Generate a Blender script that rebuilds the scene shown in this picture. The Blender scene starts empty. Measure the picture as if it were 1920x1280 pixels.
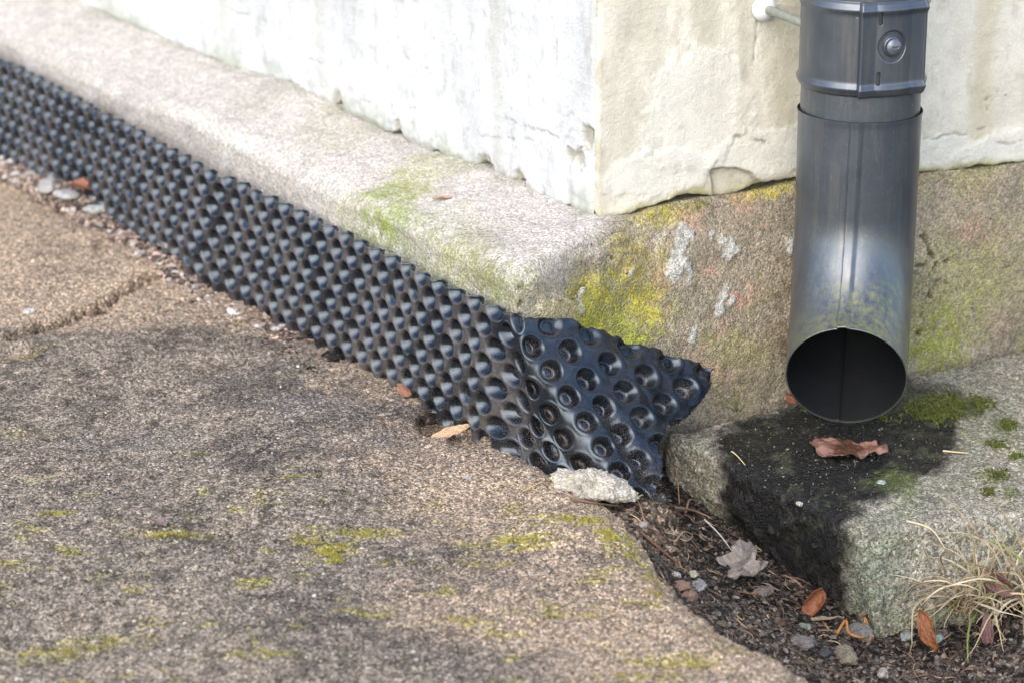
import bpy, math, random
import numpy as np
from mathutils import Vector, Matrix

# ------------------------------------------------------------------ camera, sky, sun, exposure
SC = bpy.context.scene
FPX = 5000.0                      # focal length in pixels of a 1920 px wide frame
PITCH = math.radians(18.4)
cp, sp = math.cos(PITCH), math.sin(PITCH)
cam = bpy.data.cameras.new('camera')
cam.sensor_width = 36.0
cam.lens = FPX / 1920 * 36
cam.clip_start, cam.clip_end = 0.05, 500
cam.dof.use_dof = True
cam.dof.focus_distance = 2.13
cam.dof.aperture_fstop = 7.5
cam.dof.aperture_blades = 7
co = bpy.data.objects.new('camera', cam)
co.rotation_euler = (math.pi / 2 - PITCH, 0, 0)
SC.collection.objects.link(co)
SC.camera = co

SUN_AZ = math.radians(202)        # clockwise from +Y
SUN_EL = math.radians(40)
sdir = Vector((math.sin(SUN_AZ) * math.cos(SUN_EL), math.cos(SUN_AZ) * math.cos(SUN_EL), math.sin(SUN_EL)))
w = bpy.data.worlds.new('World'); SC.world = w; w.use_nodes = True
bg = w.node_tree.nodes['Background']
sky = w.node_tree.nodes.new('ShaderNodeTexSky')
sky.sky_type = 'NISHITA'; sky.sun_disc = False
sky.sun_elevation = SUN_EL; sky.sun_rotation = SUN_AZ
sky.dust_density = 1.2; sky.air_density = 1.0
w.node_tree.links.new(sky.outputs[0], bg.inputs[0])
bg.inputs[1].default_value = 0.15
sl = bpy.data.lights.new('sun', 'SUN')
sl.energy = 1.3; sl.angle = math.radians(72); sl.color = (1, .91, .79)
so = bpy.data.objects.new('sun', sl); SC.collection.objects.link(so)
so.rotation_euler = sdir.to_track_quat('Z', 'Y').to_euler()
SC.view_settings.view_transform = 'Standard'
SC.view_settings.look = 'None'
SC.view_settings.gamma = 1
SC.view_settings.exposure = 1.52
SC.cycles.max_bounces = 6

# ------------------------------------------------------------------ helpers
rnd = random.Random(7)
F = np.array([0, cp, -sp]); U = np.array([0, sp, cp]); Rr = np.array([1., 0, 0])
def ray(px, py):
    return F + Rr * (px - 960) / FPX - U * (py - 640) / FPX
def onz(px, py, z):
    d = ray(px, py); return d * (z / d[2])
def ony(px, py, y):
    d = ray(px, py); return d * (y / d[1])
def onpl(px, py, P, n):
    d = ray(px, py); return d * (np.dot(P, n) / np.dot(d, n))

def smooth(a, b, x):
    t = np.clip((x - a) / (b - a), 0, 1); return t * t * (3 - 2 * t)
def lerp(a, b, t):
    return a + (b - a) * t
def _hash(ix, iy, iz, seed):
    h = (ix.astype(np.uint64) * np.uint64(73856093)) ^ (iy.astype(np.uint64) * np.uint64(19349663)) ^ (iz.astype(np.uint64) * np.uint64(83492791)) ^ np.uint64(seed * 2654435761 % (1 << 32))
    h = (h ^ (h >> np.uint64(13))) * np.uint64(1274126177)
    h = (h ^ (h >> np.uint64(16))) * np.uint64(2246822519)
    h = h ^ (h >> np.uint64(15))
    return (h & np.uint64(0xffff)).astype(np.float64) / 65535.0
def vnoise(P, s, seed=0):
    """value noise in -1..1; P (...,3), s = feature size in metres (scalar or 3)"""
    Q = P / np.asarray(s, dtype=float) + 1000.0
    I = np.floor(Q).astype(np.int64); f = Q - I
    f = f * f * f * (f * (f * 6 - 15) + 10)
    x, y, z = I[..., 0], I[..., 1], I[..., 2]
    r = 0
    for dx in (0, 1):
        wx = f[..., 0] if dx else 1 - f[..., 0]
        for dy in (0, 1):
            wy = f[..., 1] if dy else 1 - f[..., 1]
            for dz in (0, 1):
                wz = f[..., 2] if dz else 1 - f[..., 2]
                r = r + wx * wy * wz * _hash(x + dx, y + dy, z + dz, seed)
    return r * 2 - 1
def fbm(P, s, o=4, seed=0, g=.5):
    r = 0; a = 1; t = 0; s = np.asarray(s, dtype=float)
    for k in range(o):
        r = r + a * vnoise(P, s, seed + k * 17); t += a; a *= g; s = s * .49
    return r / t * 1.5
def blob(P, c, r, soft=.35, n=.35, seed=3, ns=None):
    """soft-edged patch round the world point c; r scalar or (rx,ry,rz)"""
    d = (P - np.asarray(c)) / np.asarray(r, dtype=float)
    q = np.sqrt((d ** 2).sum(-1))
    m = q < 3.0
    out = np.zeros(q.shape)
    if m.any():
        rr = float(np.max(r))
        out[m] = smooth(1 + soft, 1 - soft, q[m] + n * fbm(P[m], ns or rr * .45, 4, seed, .65))
    return out
def pdist(P, pts):
    """distance to a 3-D polyline"""
    best = np.full(P.shape[:-1], 1e9)
    for a, b in zip(pts[:-1], pts[1:]):
        a = np.asarray(a); b = np.asarray(b); ab = b - a
        t = np.clip(((P - a) @ ab) / (ab @ ab), 0, 1)
        best = np.minimum(best, np.sqrt(((P - a - t[..., None] * ab) ** 2).sum(-1)))
    return best
def crackd(P, pts, a=.0022):
    W = P + a * np.stack([vnoise(P, .009, 811), vnoise(P, .009, 812), vnoise(P, .009, 813)], -1) + a * .5 * np.stack([vnoise(P, .0035, 814), vnoise(P, .0035, 815), vnoise(P, .0035, 816)], -1)
    return pdist(W, pts)
def sdist2(X, Y, poly):
    """signed 2-D distance to a closed polygon, positive inside"""
    best = np.full(X.shape, 1e9); ins = np.zeros(X.shape, bool)
    n = len(poly)
    for i in range(n):
        ax, ay = poly[i][0], poly[i][1]; bx, by = poly[(i + 1) % n][0], poly[(i + 1) % n][1]
        vx, vy = bx - ax, by - ay
        t = np.clip(((X - ax) * vx + (Y - ay) * vy) / (vx * vx + vy * vy + 1e-12), 0, 1)
        best = np.minimum(best, np.hypot(X - ax - t * vx, Y - ay - t * vy))
        c = ((ay > Y) != (by > Y)) & (X < (bx - ax) * (Y - ay) / ((by - ay) + 1e-15) + ax)
        ins ^= c
    return np.where(ins, best, -best)
def mixc(C, col, m):
    return C + (np.asarray(col) - C) * m[..., None]

def mesh_obj(name, V, Fc, mat, parent=None, col=None, loc=None, sm=True, solid=None):
    V = np.asarray(V, dtype=np.float64).reshape(-1, 3)
    loc = np.zeros(3) if loc is None else np.asarray(loc, dtype=float)
    me = bpy.data.meshes.new(name)
    Fc = [np.asarray(f) for f in Fc] if not isinstance(Fc, np.ndarray) else Fc
    if isinstance(Fc, np.ndarray):
        nf, k = Fc.shape
        me.vertices.add(len(V)); me.vertices.foreach_set('co', (V - loc).ravel())
        me.loops.add(nf * k); me.loops.foreach_set('vertex_index', Fc.astype(np.int32).ravel())
        me.polygons.add(nf); me.polygons.foreach_set('loop_start', np.arange(0, nf * k, k, dtype=np.int32))
        me.update(calc_edges=True)
    else:
        me.from_pydata((V - loc).tolist(), [], [f.tolist() for f in Fc]); me.update()
    me.polygons.foreach_set('use_smooth', [sm] * len(me.polygons))
    if col is not None:
        a = me.color_attributes.new('Col', 'FLOAT_COLOR', 'POINT')
        c = np.ones((len(V), 4)); c[:, :3] = np.clip(np.asarray(col).reshape(-1, 3), 0.002, 1)
        a.data.foreach_set('color', c.ravel())
    me.materials.append(mat)
    o = bpy.data.objects.new(name, me); SC.collection.objects.link(o)
    if parent is not None:
        o.parent = parent
        o.location = loc - np.array(parent.location)
    else:
        o.location = loc
    if solid:
        m = o.modifiers.new('thickness', 'SOLIDIFY'); m.thickness = solid; m.offset = 0
    return o
def gridf(H, W, keep=None, wrap=False):
    i = np.arange(H * W).reshape(H, W)
    if wrap:
        i = np.concatenate([i, i[:, :1]], 1)
    q = np.stack([i[:-1, :-1], i[:-1, 1:], i[1:, 1:], i[1:, :-1]], -1)
    if keep is not None:
        q = q[keep]
    return q.reshape(-1, 4)
def normals(P):
    du = np.gradient(P, axis=1); dv = np.gradient(P, axis=0)
    n = np.cross(du, dv); return n / (np.linalg.norm(n, axis=-1, keepdims=True) + 1e-12)
def empty(name, loc):
    o = bpy.data.objects.new(name, None); o.location = loc; o.empty_display_size = .02
    SC.collection.objects.link(o); return o
def tag(o, label=None, cat=None, group=None, kind=None):
    if label: o['label'] = label
    if cat: o['category'] = cat
    if group: o['group'] = group
    if kind: o['kind'] = kind
    return o

# ------------------------------------------------------------------ materials
class NT:
    def __init__(s, name):
        s.m = bpy.data.materials.new(name); s.m.use_nodes = True
        s.t = s.m.node_tree; s.n = s.t.nodes; s.b = s.n['Principled BSDF']
        s.geo = s.n.new('ShaderNodeTexCoord').outputs['Object']
    def L(s, a, b): s.t.links.new(a, b)
    def noise(s, scale, det=3, rough=.55, stretch=None):
        x = s.n.new('ShaderNodeTexNoise'); x.inputs['Scale'].default_value = scale
        x.inputs['Detail'].default_value = det; x.inputs['Roughness'].default_value = rough
        s.L(s.vec(stretch), x.inputs['Vector']); return x.outputs['Fac']
    def vec(s, stretch):
        if not stretch: return s.geo
        m = s.n.new('ShaderNodeMapping'); m.inputs['Scale'].default_value = stretch
        s.L(s.geo, m.inputs['Vector']); return m.outputs[0]
    def voro(s, scale, out='Color', feat='F1', stretch=None, rand=1):
        x = s.n.new('ShaderNodeTexVoronoi'); x.feature = feat; x.inputs['Scale'].default_value = scale
        x.inputs['Randomness'].default_value = rand
        s.L(s.vec(stretch), x.inputs['Vector']); return x.outputs[out]
    def rng(s, v, a, b, c, d):
        x = s.n.new('ShaderNodeMapRange')
        for k, q in zip((1, 2, 3, 4), (a, b, c, d)): x.inputs[k].default_value = q
        s.L(v, x.inputs[0]); return x.outputs[0]
    def math(s, op, a, b=None):
        x = s.n.new('ShaderNodeMath'); x.operation = op
        for i, v in enumerate((a, b)):
            if v is None: continue
            if isinstance(v, (int, float)): x.inputs[i].default_value = v
            else: s.L(v, x.inputs[i])
        return x.outputs[0]
    def scale_col(s, c, f):
        x = s.n.new('ShaderNodeVectorMath'); x.operation = 'SCALE'
        s.L(c, x.inputs[0]); s.L(f, x.inputs['Scale']); return x.outputs[0]
    def mix(s, f, a, b):
        x = s.n.new('ShaderNodeMix'); x.data_type = 'RGBA'
        for i, v in ((0, f), (6, a), (7, b)):
            if isinstance(v, (int, float)): x.inputs[i].default_value = v
            elif isinstance(v, tuple): x.inputs[i].default_value = (*v, 1)
            else: s.L(v, x.inputs[i])
        return x.outputs[2]
    def attr(s, name='Col'):
        x = s.n.new('ShaderNodeAttribute'); x.attribute_name = name; return x.outputs['Color']
    def bump(s, h, dist, strength=1, prev=None):
        x = s.n.new('ShaderNodeBump'); x.inputs['Distance'].default_value = dist
        x.inputs['Strength'].default_value = strength; s.L(h, x.inputs['Height'])
        if prev: s.L(prev, x.inputs['Normal'])
        return x.outputs[0]
    def done(s, color=None, rough=None, normal=None, spec=None, metal=None):
        for k, v in (('Base Color', color), ('Roughness', rough), ('Normal', normal), ('Specular IOR Level', spec), ('Metallic', metal)):
            if v is None: continue
            if isinstance(v, (int, float)): s.b.inputs[k].default_value = v
            elif isinstance(v, tuple): s.b.inputs[k].default_value = (*v, 1)
            else: s.L(v, s.b.inputs[k])
        return s.m

def mineral(name, g1=420, g2=900, lo=.45, hi=1.7, pw=1.0, wet=False, bumpd=.0008, speck=.04, speckcol=(.75, .7, .62), rough=.9, spec=.3, vary=.25, fine=2200, dark=.06):
    t = NT(name); c = t.attr()
    v1 = t.math('MULTIPLY', t.rng(t.math('POWER', t.rng(t.voro(g1), .15, .85, 0, 1), pw), 0, 1, lo, hi), t.rng(t.math('POWER', t.rng(t.voro(g2), .15, .85, 0, 1), pw), 0, 1, (1 + lo) / 2, (1 + hi) / 2))
    v2 = t.math('MULTIPLY', v1, t.rng(t.noise(90, 5, .7), .25, .75, 1 - vary, 1 + vary))
    v3 = t.math('MULTIPLY', v2, t.rng(t.noise(fine, 2), .2, .8, .75, 1.25))
    col = t.scale_col(c, v3)
    r = t.voro(g1 * 1.05)
    sk = t.rng(r, 1 - speck, 1 - speck + .02, 0, 1)
    dsz = t.rng(t.voro(g1 * 1.05, 'Distance'), .28, .4, 1, 0)
    col = t.mix(t.math('MULTIPLY', sk, dsz), col, speckcol)
    dk = t.math('MULTIPLY', t.rng(t.voro(g1 * .5), dark - .01, dark, 1, 0), t.rng(t.voro(g1 * .5, 'Distance'), .25, .4, .8, 0))
    col = t.mix(dk, col, (.02, .018, .015))
    h = t.math('ADD', t.rng(t.voro(g1, 'Distance'), 0, .7, 1, 0), t.noise(g1 * .8, 5, .75))
    n = t.bump(h, bumpd)
    n = t.bump(t.noise(fine, 3, .7), bumpd * .3, 1, n)
    if wet:      # wet stone is dark and glossier
        sp_ = t.n.new('ShaderNodeSeparateColor'); t.L(c, sp_.inputs[0])
        rough = t.rng(sp_.outputs[0], .012, .07, .27, rough)
    return t.done(col, rough, n, spec)

M = {}
M['path'] = mineral('weathered_concrete', 560, 1150, .45, 2.2, 1.6, False, .0026, .04, (.66, .58, .50), .9, .25)
M['slab'] = mineral('slab_concrete', 500, 1050, .58, 1.75, 1.4, True, .0022, .045, (.62, .58, .46), .75, .5)
M['soil'] = mineral('soil', 300, 640, .25, 3.2, 2.2, False, .0045, .03, (.5, .45, .38), .95, .2)
M['plinth'] = mineral('plinth_stone', 560, 1150, .74, 1.38, 1.2, False, .0015, .02, (.6, .56, .48), .9, .25, .18)
M['stone'] = mineral('stone', 420, 900, .8, 1.2, 1.0, False, .0016, .01, (.8, .78, .7), .85, .3)

def plaster():
    t = NT('old_plaster'); c = t.attr()
    v = t.math('MULTIPLY', t.rng(t.noise(60, 6, .7), .25, .75, .9, 1.08), t.rng(t.noise(620, 4, .8), .25, .75, .82, 1.10))
    pit = t.math('MULTIPLY', t.rng(t.voro(120), .07, .05, 0, 1), t.rng(t.voro(120, 'Distance'), .10, .2, 1, 0))
    col = t.mix(t.math('MULTIPLY', pit, .75), t.scale_col(c, v), (.16, .13, .08))
    n = t.bump(t.noise(260, 6, .8), .0030, .8)
    n = t.bump(t.noise(900, 3, .7), .0004, .8, n)
    return t.done(col, .9, n, .25)
M['plaster'] = plaster()

def membrane_mat():
    t = NT('black_plastic'); c = t.attr()     # red channel = clinging dust
    sep = t.n.new('ShaderNodeSeparateColor'); t.L(c, sep.inputs[0])
    d = t.math('MULTIPLY', sep.outputs[0], t.rng(t.noise(330, 5, .75), .33, .62, 0.25, 1))
    d2 = t.math('MULTIPLY', sep.outputs[1], t.rng(t.noise(900, 3, .8), .54, .62, 0, 1))
    grit = t.math('MULTIPLY', t.rng(t.voro(620), .86, .9, 0, 1), t.rng(t.voro(620, 'Distance'), .2, .35, 1, 0))
    d2 = t.math('MAXIMUM', d2, t.math('MULTIPLY', grit, sep.outputs[1]))
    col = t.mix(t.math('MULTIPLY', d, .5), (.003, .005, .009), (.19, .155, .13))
    col = t.mix(t.math('MULTIPLY', d2, .8), col, (.30, .22, .14))
    r = t.math('ADD', t.rng(t.noise(45, 4), .3, .7, .18, .30), t.math('MULTIPLY', t.math('MAXIMUM', d, d2), .35))
    n = t.bump(t.noise(150, 3, .5), .0004, .3)
    n = t.bump(t.noise(1400, 2, .7), .00012, .4, n)
    t.b.inputs['Specular Tint'].default_value = (.74, .87, 1, 1)  # blue of the reflected sky put into the specular tint
    return t.done(col, r, n, .7)
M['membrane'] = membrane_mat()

def pipe_mat():
    t = NT('grey_coated_metal'); c = t.attr()   # r = algae, g = dust, b = inner shade painted near black
    sep = t.n.new('ShaderNodeSeparateColor'); t.L(c, sep.inputs[0])
    al = t.math('MULTIPLY', sep.outputs[0], t.rng(t.noise(150, 7, .8, (1, 1, .5)), .42, .66, 0, 1))
    spk = t.math('MULTIPLY', t.rng(t.voro(260), .93, .94, 0, 1), t.rng(t.voro(260, 'Distance'), .12, .2, 1, 0))
    scr = t.math('MULTIPLY', t.rng(t.noise(500, 3, .8, (3, 3, .35)), .64, .7, 0, .5), sep.outputs[1])
    base = t.mix(t.rng(t.noise(25, 5, .6), .3, .7, 0, 1), (.060, .070, .088), (.085, .096, .114))
    col = t.mix(t.math('MULTIPLY', al, .85), base, (.27, .27, .07))
    strk = t.rng(t.noise(60, 6, .75, (2.2, 2.2, .2)), .50, .70, 0, .5)
    base2 = t.mix(strk, col, (.17, .16, .145)); col = base2
    col = t.mix(t.math('MAXIMUM', t.math('MULTIPLY', spk, .55), scr), col, (.45, .45, .42))
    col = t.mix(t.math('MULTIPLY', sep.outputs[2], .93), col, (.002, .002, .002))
    r = t.math('ADD', t.rng(t.noise(40, 5, .6), .3, .7, .27, .36), t.math('MULTIPLY', t.math('MAXIMUM', al, sep.outputs[2]), .3))
    n = t.bump(t.noise(70, 3, .5), .0006, .35)
    n = t.bump(t.noise(1600, 2, .6), .00012, .5, n)
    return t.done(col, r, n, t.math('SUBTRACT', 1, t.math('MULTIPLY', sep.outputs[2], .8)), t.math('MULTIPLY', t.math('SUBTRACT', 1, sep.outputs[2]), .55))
M['pipe'] = pipe_mat()

def simple(name, col=None, rough=.6, nscale=300, bd=.0003, spec=.4, metal=0, amp=.25):
    t = NT(name)
    v = t.rng(t.noise(nscale, 5, .65), .25, .75, 1 - amp, 1 + amp)
    if col is None: c = t.attr()
    else:
        x = t.n.new('ShaderNodeRGB'); x.outputs[0].default_value = (*col, 1); c = x.outputs[0]
    return t.done(t.scale_col(c, v), rough, t.bump(t.noise(nscale * 2, 4, .6), bd), spec, metal)
M['leaf'] = simple('dry_leaf', None, .55, 500, .0004, .4)
M['twig'] = simple('dry_stem', None, .75, 700, .0003, .3)
M['moss'] = simple('moss', None, .8, 900, .0003, .2, 0, .35)
M['white_plastic'] = simple('white_plastic', (.62, .63, .62), .4, 60, .0002, .5, 0, .06)
M['zinc'] = simple('zinc_rod', (.27, .29, .26), .5, 250, .0003, .5, .5)
M['screw'] = simple('screw_metal', (.14, .15, .17), .32, 300, .0003, .5, .5)
M['black'] = simple('grime', (.012, .011, .01), .8)
M['far'] = simple('far_ground', (.10, .09, .06), .95, 3, .01, .2)

# ------------------------------------------------------------------ the house corner
C = np.array([.0676, 2.141, -.6036])
dl = np.array([-.522, .853, 0]); dl /= np.linalg.norm(dl)
nl = np.array([-dl[1], dl[0], 0])
dr = np.array([.918, .396, 0]); dr /= np.linalg.norm(dr)
nr = np.array([dr[1], -dr[0], 0])
nb = nl + nr; nb /= np.linalg.norm(nb)
O = np.array([.004, 2.018, -.618])

def trace(pts, d, n):
    r = []
    for px, py in pts:
        p = onpl(px, py, C, n); r.append(((p - C) @ d, p[2]))
    r = np.array(sorted(r)); return r[:, 0], r[:, 1]
TL = [(1112, 397), (1085, 400), (1060, 388), (1010, 365), (985, 352), (972, 343), (962, 336), (935, 325), (918, 312), (903, 310), (893, 312), (850, 292), (800, 276), (765, 264), (748, 246), (735, 240), (700, 234), (660, 216), (640, 200), (632, 180), (624, 192), (600, 190), (575, 172), (560, 160), (540, 150), (528, 143), (512, 145), (480, 143), (440, 128), (400, 110), (340, 88), (280, 60), (230, 38), (150, 5), (60, -30), (-60, -75)]
TR = [(1112, 397), (1122, 409), (1135, 408), (1180, 399), (1215, 390), (1250, 377), (1270, 368), (1290, 364), (1320, 365), (1335, 368), (1352, 371), (1400, 358), (1430, 344), (1500, 333), (1560, 331), (1640, 329), (1730, 321), (1765, 321), (1810, 316), (1832, 309), (1860, 310), (1920, 302), (2050, 290), (2300, 262)]
sL, zL = trace(TL, dl, nl)
sR, zR = trace(TR, dr, nr)
_g = np.linspace(-.1, 2.2, 461); _z = np.interp(_g, sL, zL); _k = np.exp(-(np.arange(-30, 31) / 11.) ** 2); _k /= _k.sum()
_z = np.convolve(np.pad(_z, 30, 'edge'), _k, 'valid')
def zbL(s): return np.interp(s, _g, _z)
_zr = np.interp(_g, sR, zR); _k2 = np.exp(-(np.arange(-30, 31) / 7.) ** 2); _k2 /= _k2.sum()
_zr = np.convolve(np.pad(_zr, 30, 'edge'), _k2, 'valid')
def zbR(s): return np.interp(s, _g, _zr) - .0005 + (np.interp(0., _g, _z) - np.interp(0., _g, _zr) + .0005) * np.exp(-(np.asarray(s) / .03) ** 2)

def wall(name, d, n, smax, sK, zK, ss, parent, side):
    zz = np.concatenate([np.arange(0, .20, .0016), np.arange(.20, .32, .012), np.geomspace(.33, 3.2, 14)])
    zlow = np.interp(ss, sK, zK)
    base = C[None] + d[None] * ss[:, None]
    if side == 'L':
        nt = sum(a_ * np.exp(-((ss - (onpl(px, py, C, n) - C) @ d) / w_) ** 2) for px, py, a_, w_ in ((550, 150, .006, .02), (632, 184, .009, .007), (748, 245, .007, .010), (905, 311, .009, .012), (972, 340, .008, .008), (1066, 390, .005, .006), (400, 110, .004, .02), (820, 285, .004, .008), (1020, 368, .003, .01)))
        zlow = zbL(ss) - .0035 + nt
    # jagged lip
    Pb = base.copy(); Pb[:, 2] = zlow
    zlow = zlow + .0013 * fbm(Pb, .012, 4, 5) + .0006 * vnoise(Pb, .003, 9)
    H = len(zz) + 3
    P = np.zeros((H, len(ss), 3)); off = np.zeros((H, len(ss)))
    for j in range(H):
        if j == 0: z = zlow + .0012; o = -.035
        elif j == 1: z = zlow + .0001; o = -.0012
        elif j == 2: z = zlow + .0004; o = -.0004
        else:
            k = zz[j - 3]; f = smooth(0, .2, k)
            z = zlow + .0010 + k
            o = 0
        P[j] = base; P[j, :, 2] = z; off[j] = o
    S = np.broadcast_to(ss, off.shape)
    w_ = smooth(0, .012, S)[..., None]
    N = nb * (1 - w_) + n * w_; N = N / np.linalg.norm(N, axis=-1, keepdims=True)
    fade = smooth(3.0, .25, (P[..., 2] + .6))
    d1 = .0011 * fbm(P, .09, 4, 21) + .00035 * fbm(P, .012, 3, 31)
    # trowel strokes
    d1 += .00028 * fbm(P, (.05, .05, .006) if side == 'L' else (.012, .012, .05), 3, 41)
    off += np.where(np.arange(H)[:, None] > 1, d1, 0)
    off -= .003 * smooth(.006, 0, S)      # softened arris
    col = np.zeros(P.shape)
    hgt = P[..., 2] - (zbL(S) if side == 'L' else np.interp(S, sK, zK))
    if side == 'L':
        col[:] = (.66, .665, .66)
        g = smooth(-.1, .9, fbm(P, (.05, .05, .12), 5, 51)); col = mixc(col, (.46, .46, .45), g * .5)
        g = smooth(.1, .8, fbm(P, (.01, .01, .02), 5, 53, .7)); col = mixc(col, (.36, .36, .34), g * .5)
        # run-off stains
        for px, r in ((600, .012), (930, .01), (420, .02), (200, .03)):
            c0 = onpl(px, 60, C, n); q = np.abs((P - c0) @ d) / r
            col = mixc(col, (.50, .49, .44), smooth(1.6, .2, q + .8 * fbm(P, (.02, .02, .03), 5, 8, .65)) * .6)
        bb = smooth(.030, .002, hgt + .014 * fbm(P, .02, 4, 63)); off += .0013 * bb * fbm(P, .008, 4, 64, .7)
        col = mixc(col, (.44, .44, .41), bb * smooth(-.2, .5, fbm(P, .014, 5, 65, .7)) * .75)
        gm = smooth(.022, .0, hgt + .012 * fbm(P, .03, 4, 61)) * smooth(-.1, .5, fbm(P, .05, 3, 62) + .2)
        col = mixc(col, (.32, .36, .22), gm * .4)
        cr = [[(675, 188), (730, 197), (790, 205)], [(948, 222), (985, 235), (1030, 252), (1060, 262)], [(930, 145), (960, 155), (975, 170)], [(1035, 35), (1042, 80), (1040, 130)], [(740, 60), (760, 110), (800, 130)], [(1040, 225), (1085, 208), (1097, 190)], [(1062, 262), (1072, 243), (1092, 262), (1097, 240)], [(1068, 310), (1072, 350), (1070, 380)], [(900, 255), (960, 258), (1000, 262)], [(560, 110), (600, 118), (640, 116)], [(430, 20), (520, 45), (560, 52)]]
        for c_ in cr:
            pl = [onpl(a, b, C, n) for a, b in c_]
            dd = crackd(P, pl)
            k = smooth(.0018, .0003, dd) * smooth(-.5, .1, vnoise(P, .02, 5))
            off -= .0010 * k; col = mixc(col, (.22, .22, .20), k * .6)
        for px, py, r in ((910, 316, .012), (972, 336, .008), (1100, 262, .01), (630, 186, .009), (1066, 292, .006), (1085, 300, .008), (745, 238, .006)):
            c0 = onpl(px, py, C, n); m = blob(P, c0, r, .3, .5, 77)
            off -= .005 * m; col = mixc(col, (.34, .31, .22), m * .7)
    else:
        col[:] = (.75, .705, .60)
        g = smooth(-.2, .8, fbm(P, (.05, .05, .09), 5, 52)); col = mixc(col, (.52, .48, .38), g * .6)
        g = smooth(.1, .8, fbm(P, (.008, .008, .014), 5, 54, .7)); col = mixc(col, (.46, .42, .32), g * .45)
        for px, r, c_ in ((1330, .012, (.44, .41, .30)), (1395, .006, (.5, .46, .34)), (1230, .01, (.55, .52, .42)), (1480, .014, (.50, .45, .30)), (1850, .012, (.55, .49, .33))):
            c0 = onpl(px, 60, C, n); q = np.abs((P - c0) @ d) / r
            col = mixc(col, c_, smooth(1.7, .2, q + .6 * fbm(P, (.015, .015, .07), 4, 8)) * .55)
        # white re-skimmed zones with a lip
        for px, py, r in ((1440, 290, (.05, .05, .022)), (1760, 290, (.05, .05, .02)), (1880, 285, (.05, .05, .02)), (1230, 330, (.05, .05, .02)), (1300, 200, (.05, .05, .05))):
            c0 = onpl(px, py, C, n); m = blob(P, c0, r, .12, .35, 81)
            off += .0012 * m; col = mixc(col, (.72, .70, .62), m * .7)
        # chipped patch above the plinth
        poly = [(1332, 318), (1352, 314), (1385, 316), (1405, 324), (1418, 336), (1432, 344), (1430, 400), (1340, 400), (1338, 350)]
        pw = [((onpl(a, b, C, n) - C) @ d, onpl(a, b, C, n)[2]) for a, b in poly]
        sd = sdist2(S + .001 * fbm(P, .01, 3, 12), P[..., 2], pw)
        m = smooth(0, .0012, sd); off -= .0042 * m
        col = mixc(col, (.50, .46, .34), m * .6)
        k = smooth(.0012, 0, np.abs(sd)) ; col = mixc(col, (.16, .15, .10), k * .7)
        gm = smooth(.010, -.002, hgt + .008 * fbm(P, .02, 4, 61)) * smooth(-.3, .4, fbm(P, .06, 3, 62) + .1)
        col = mixc(col, (.42, .38, .13), gm * .7)
        cr = [[(1855, 267), (1885, 268), (1925, 258)], [(1740, 322), (1800, 318)], [(1380, 255), (1420, 262), (1440, 272)], [(1418, 40), (1418, 70), (1414, 115)], [(1735, 258), (1800, 252), (1845, 238)], [(1845, 190), (1862, 170), (1850, 205)]]
        for c_ in cr:
            pl = [onpl(a, b, C, n) for a, b in c_]
            dd = crackd(P, pl)
            k = smooth(.0017, .0003, dd)
            off -= .0012 * k; col = mixc(col, (.22, .18, .12), k * .7)
    ar = smooth(.014, .002, S) * smooth(-.3, .3, fbm(P, (.02, .02, .03), 4, 91))
    col = mixc(col, (.40, .36, .26), ar * (.35 if side == 'L' else .55))
    ed = smooth(.004, 0, hgt + .002 * fbm(P, .01, 3, 99)); col = mixc(col, (.22, .20, .13), ed * .55)
    P = P + N * off[..., None]
    f = gridf(*P.shape[:2])
    if side == 'R': f = f[:, ::-1] if False else f
    return mesh_obj(name, P, f, M['plaster'], parent, col, loc=C)

hw = empty('house_wall', C)
tag(hw, 'rendered house corner, whitewashed on the left and cream on the right, above the stone plinth', 'wall')
ssL = np.concatenate([np.arange(0, .35, .0018), np.arange(.35, 1.5, .004), np.linspace(1.5, 4, 12)])
a = wall('plaster_face', dl, nl, 4, sL, zL, ssL, hw, 'L'); a['label'] = 'bright white plaster face on the left'
ssR = np.concatenate([np.arange(0, .5, .0018), np.linspace(.5, 3, 14)])
a = wall('plaster_face', dr, nr, 3, sR, zR, ssR, hw, 'R'); a['label'] = 'cream stained plaster face behind the pipe'

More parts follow.
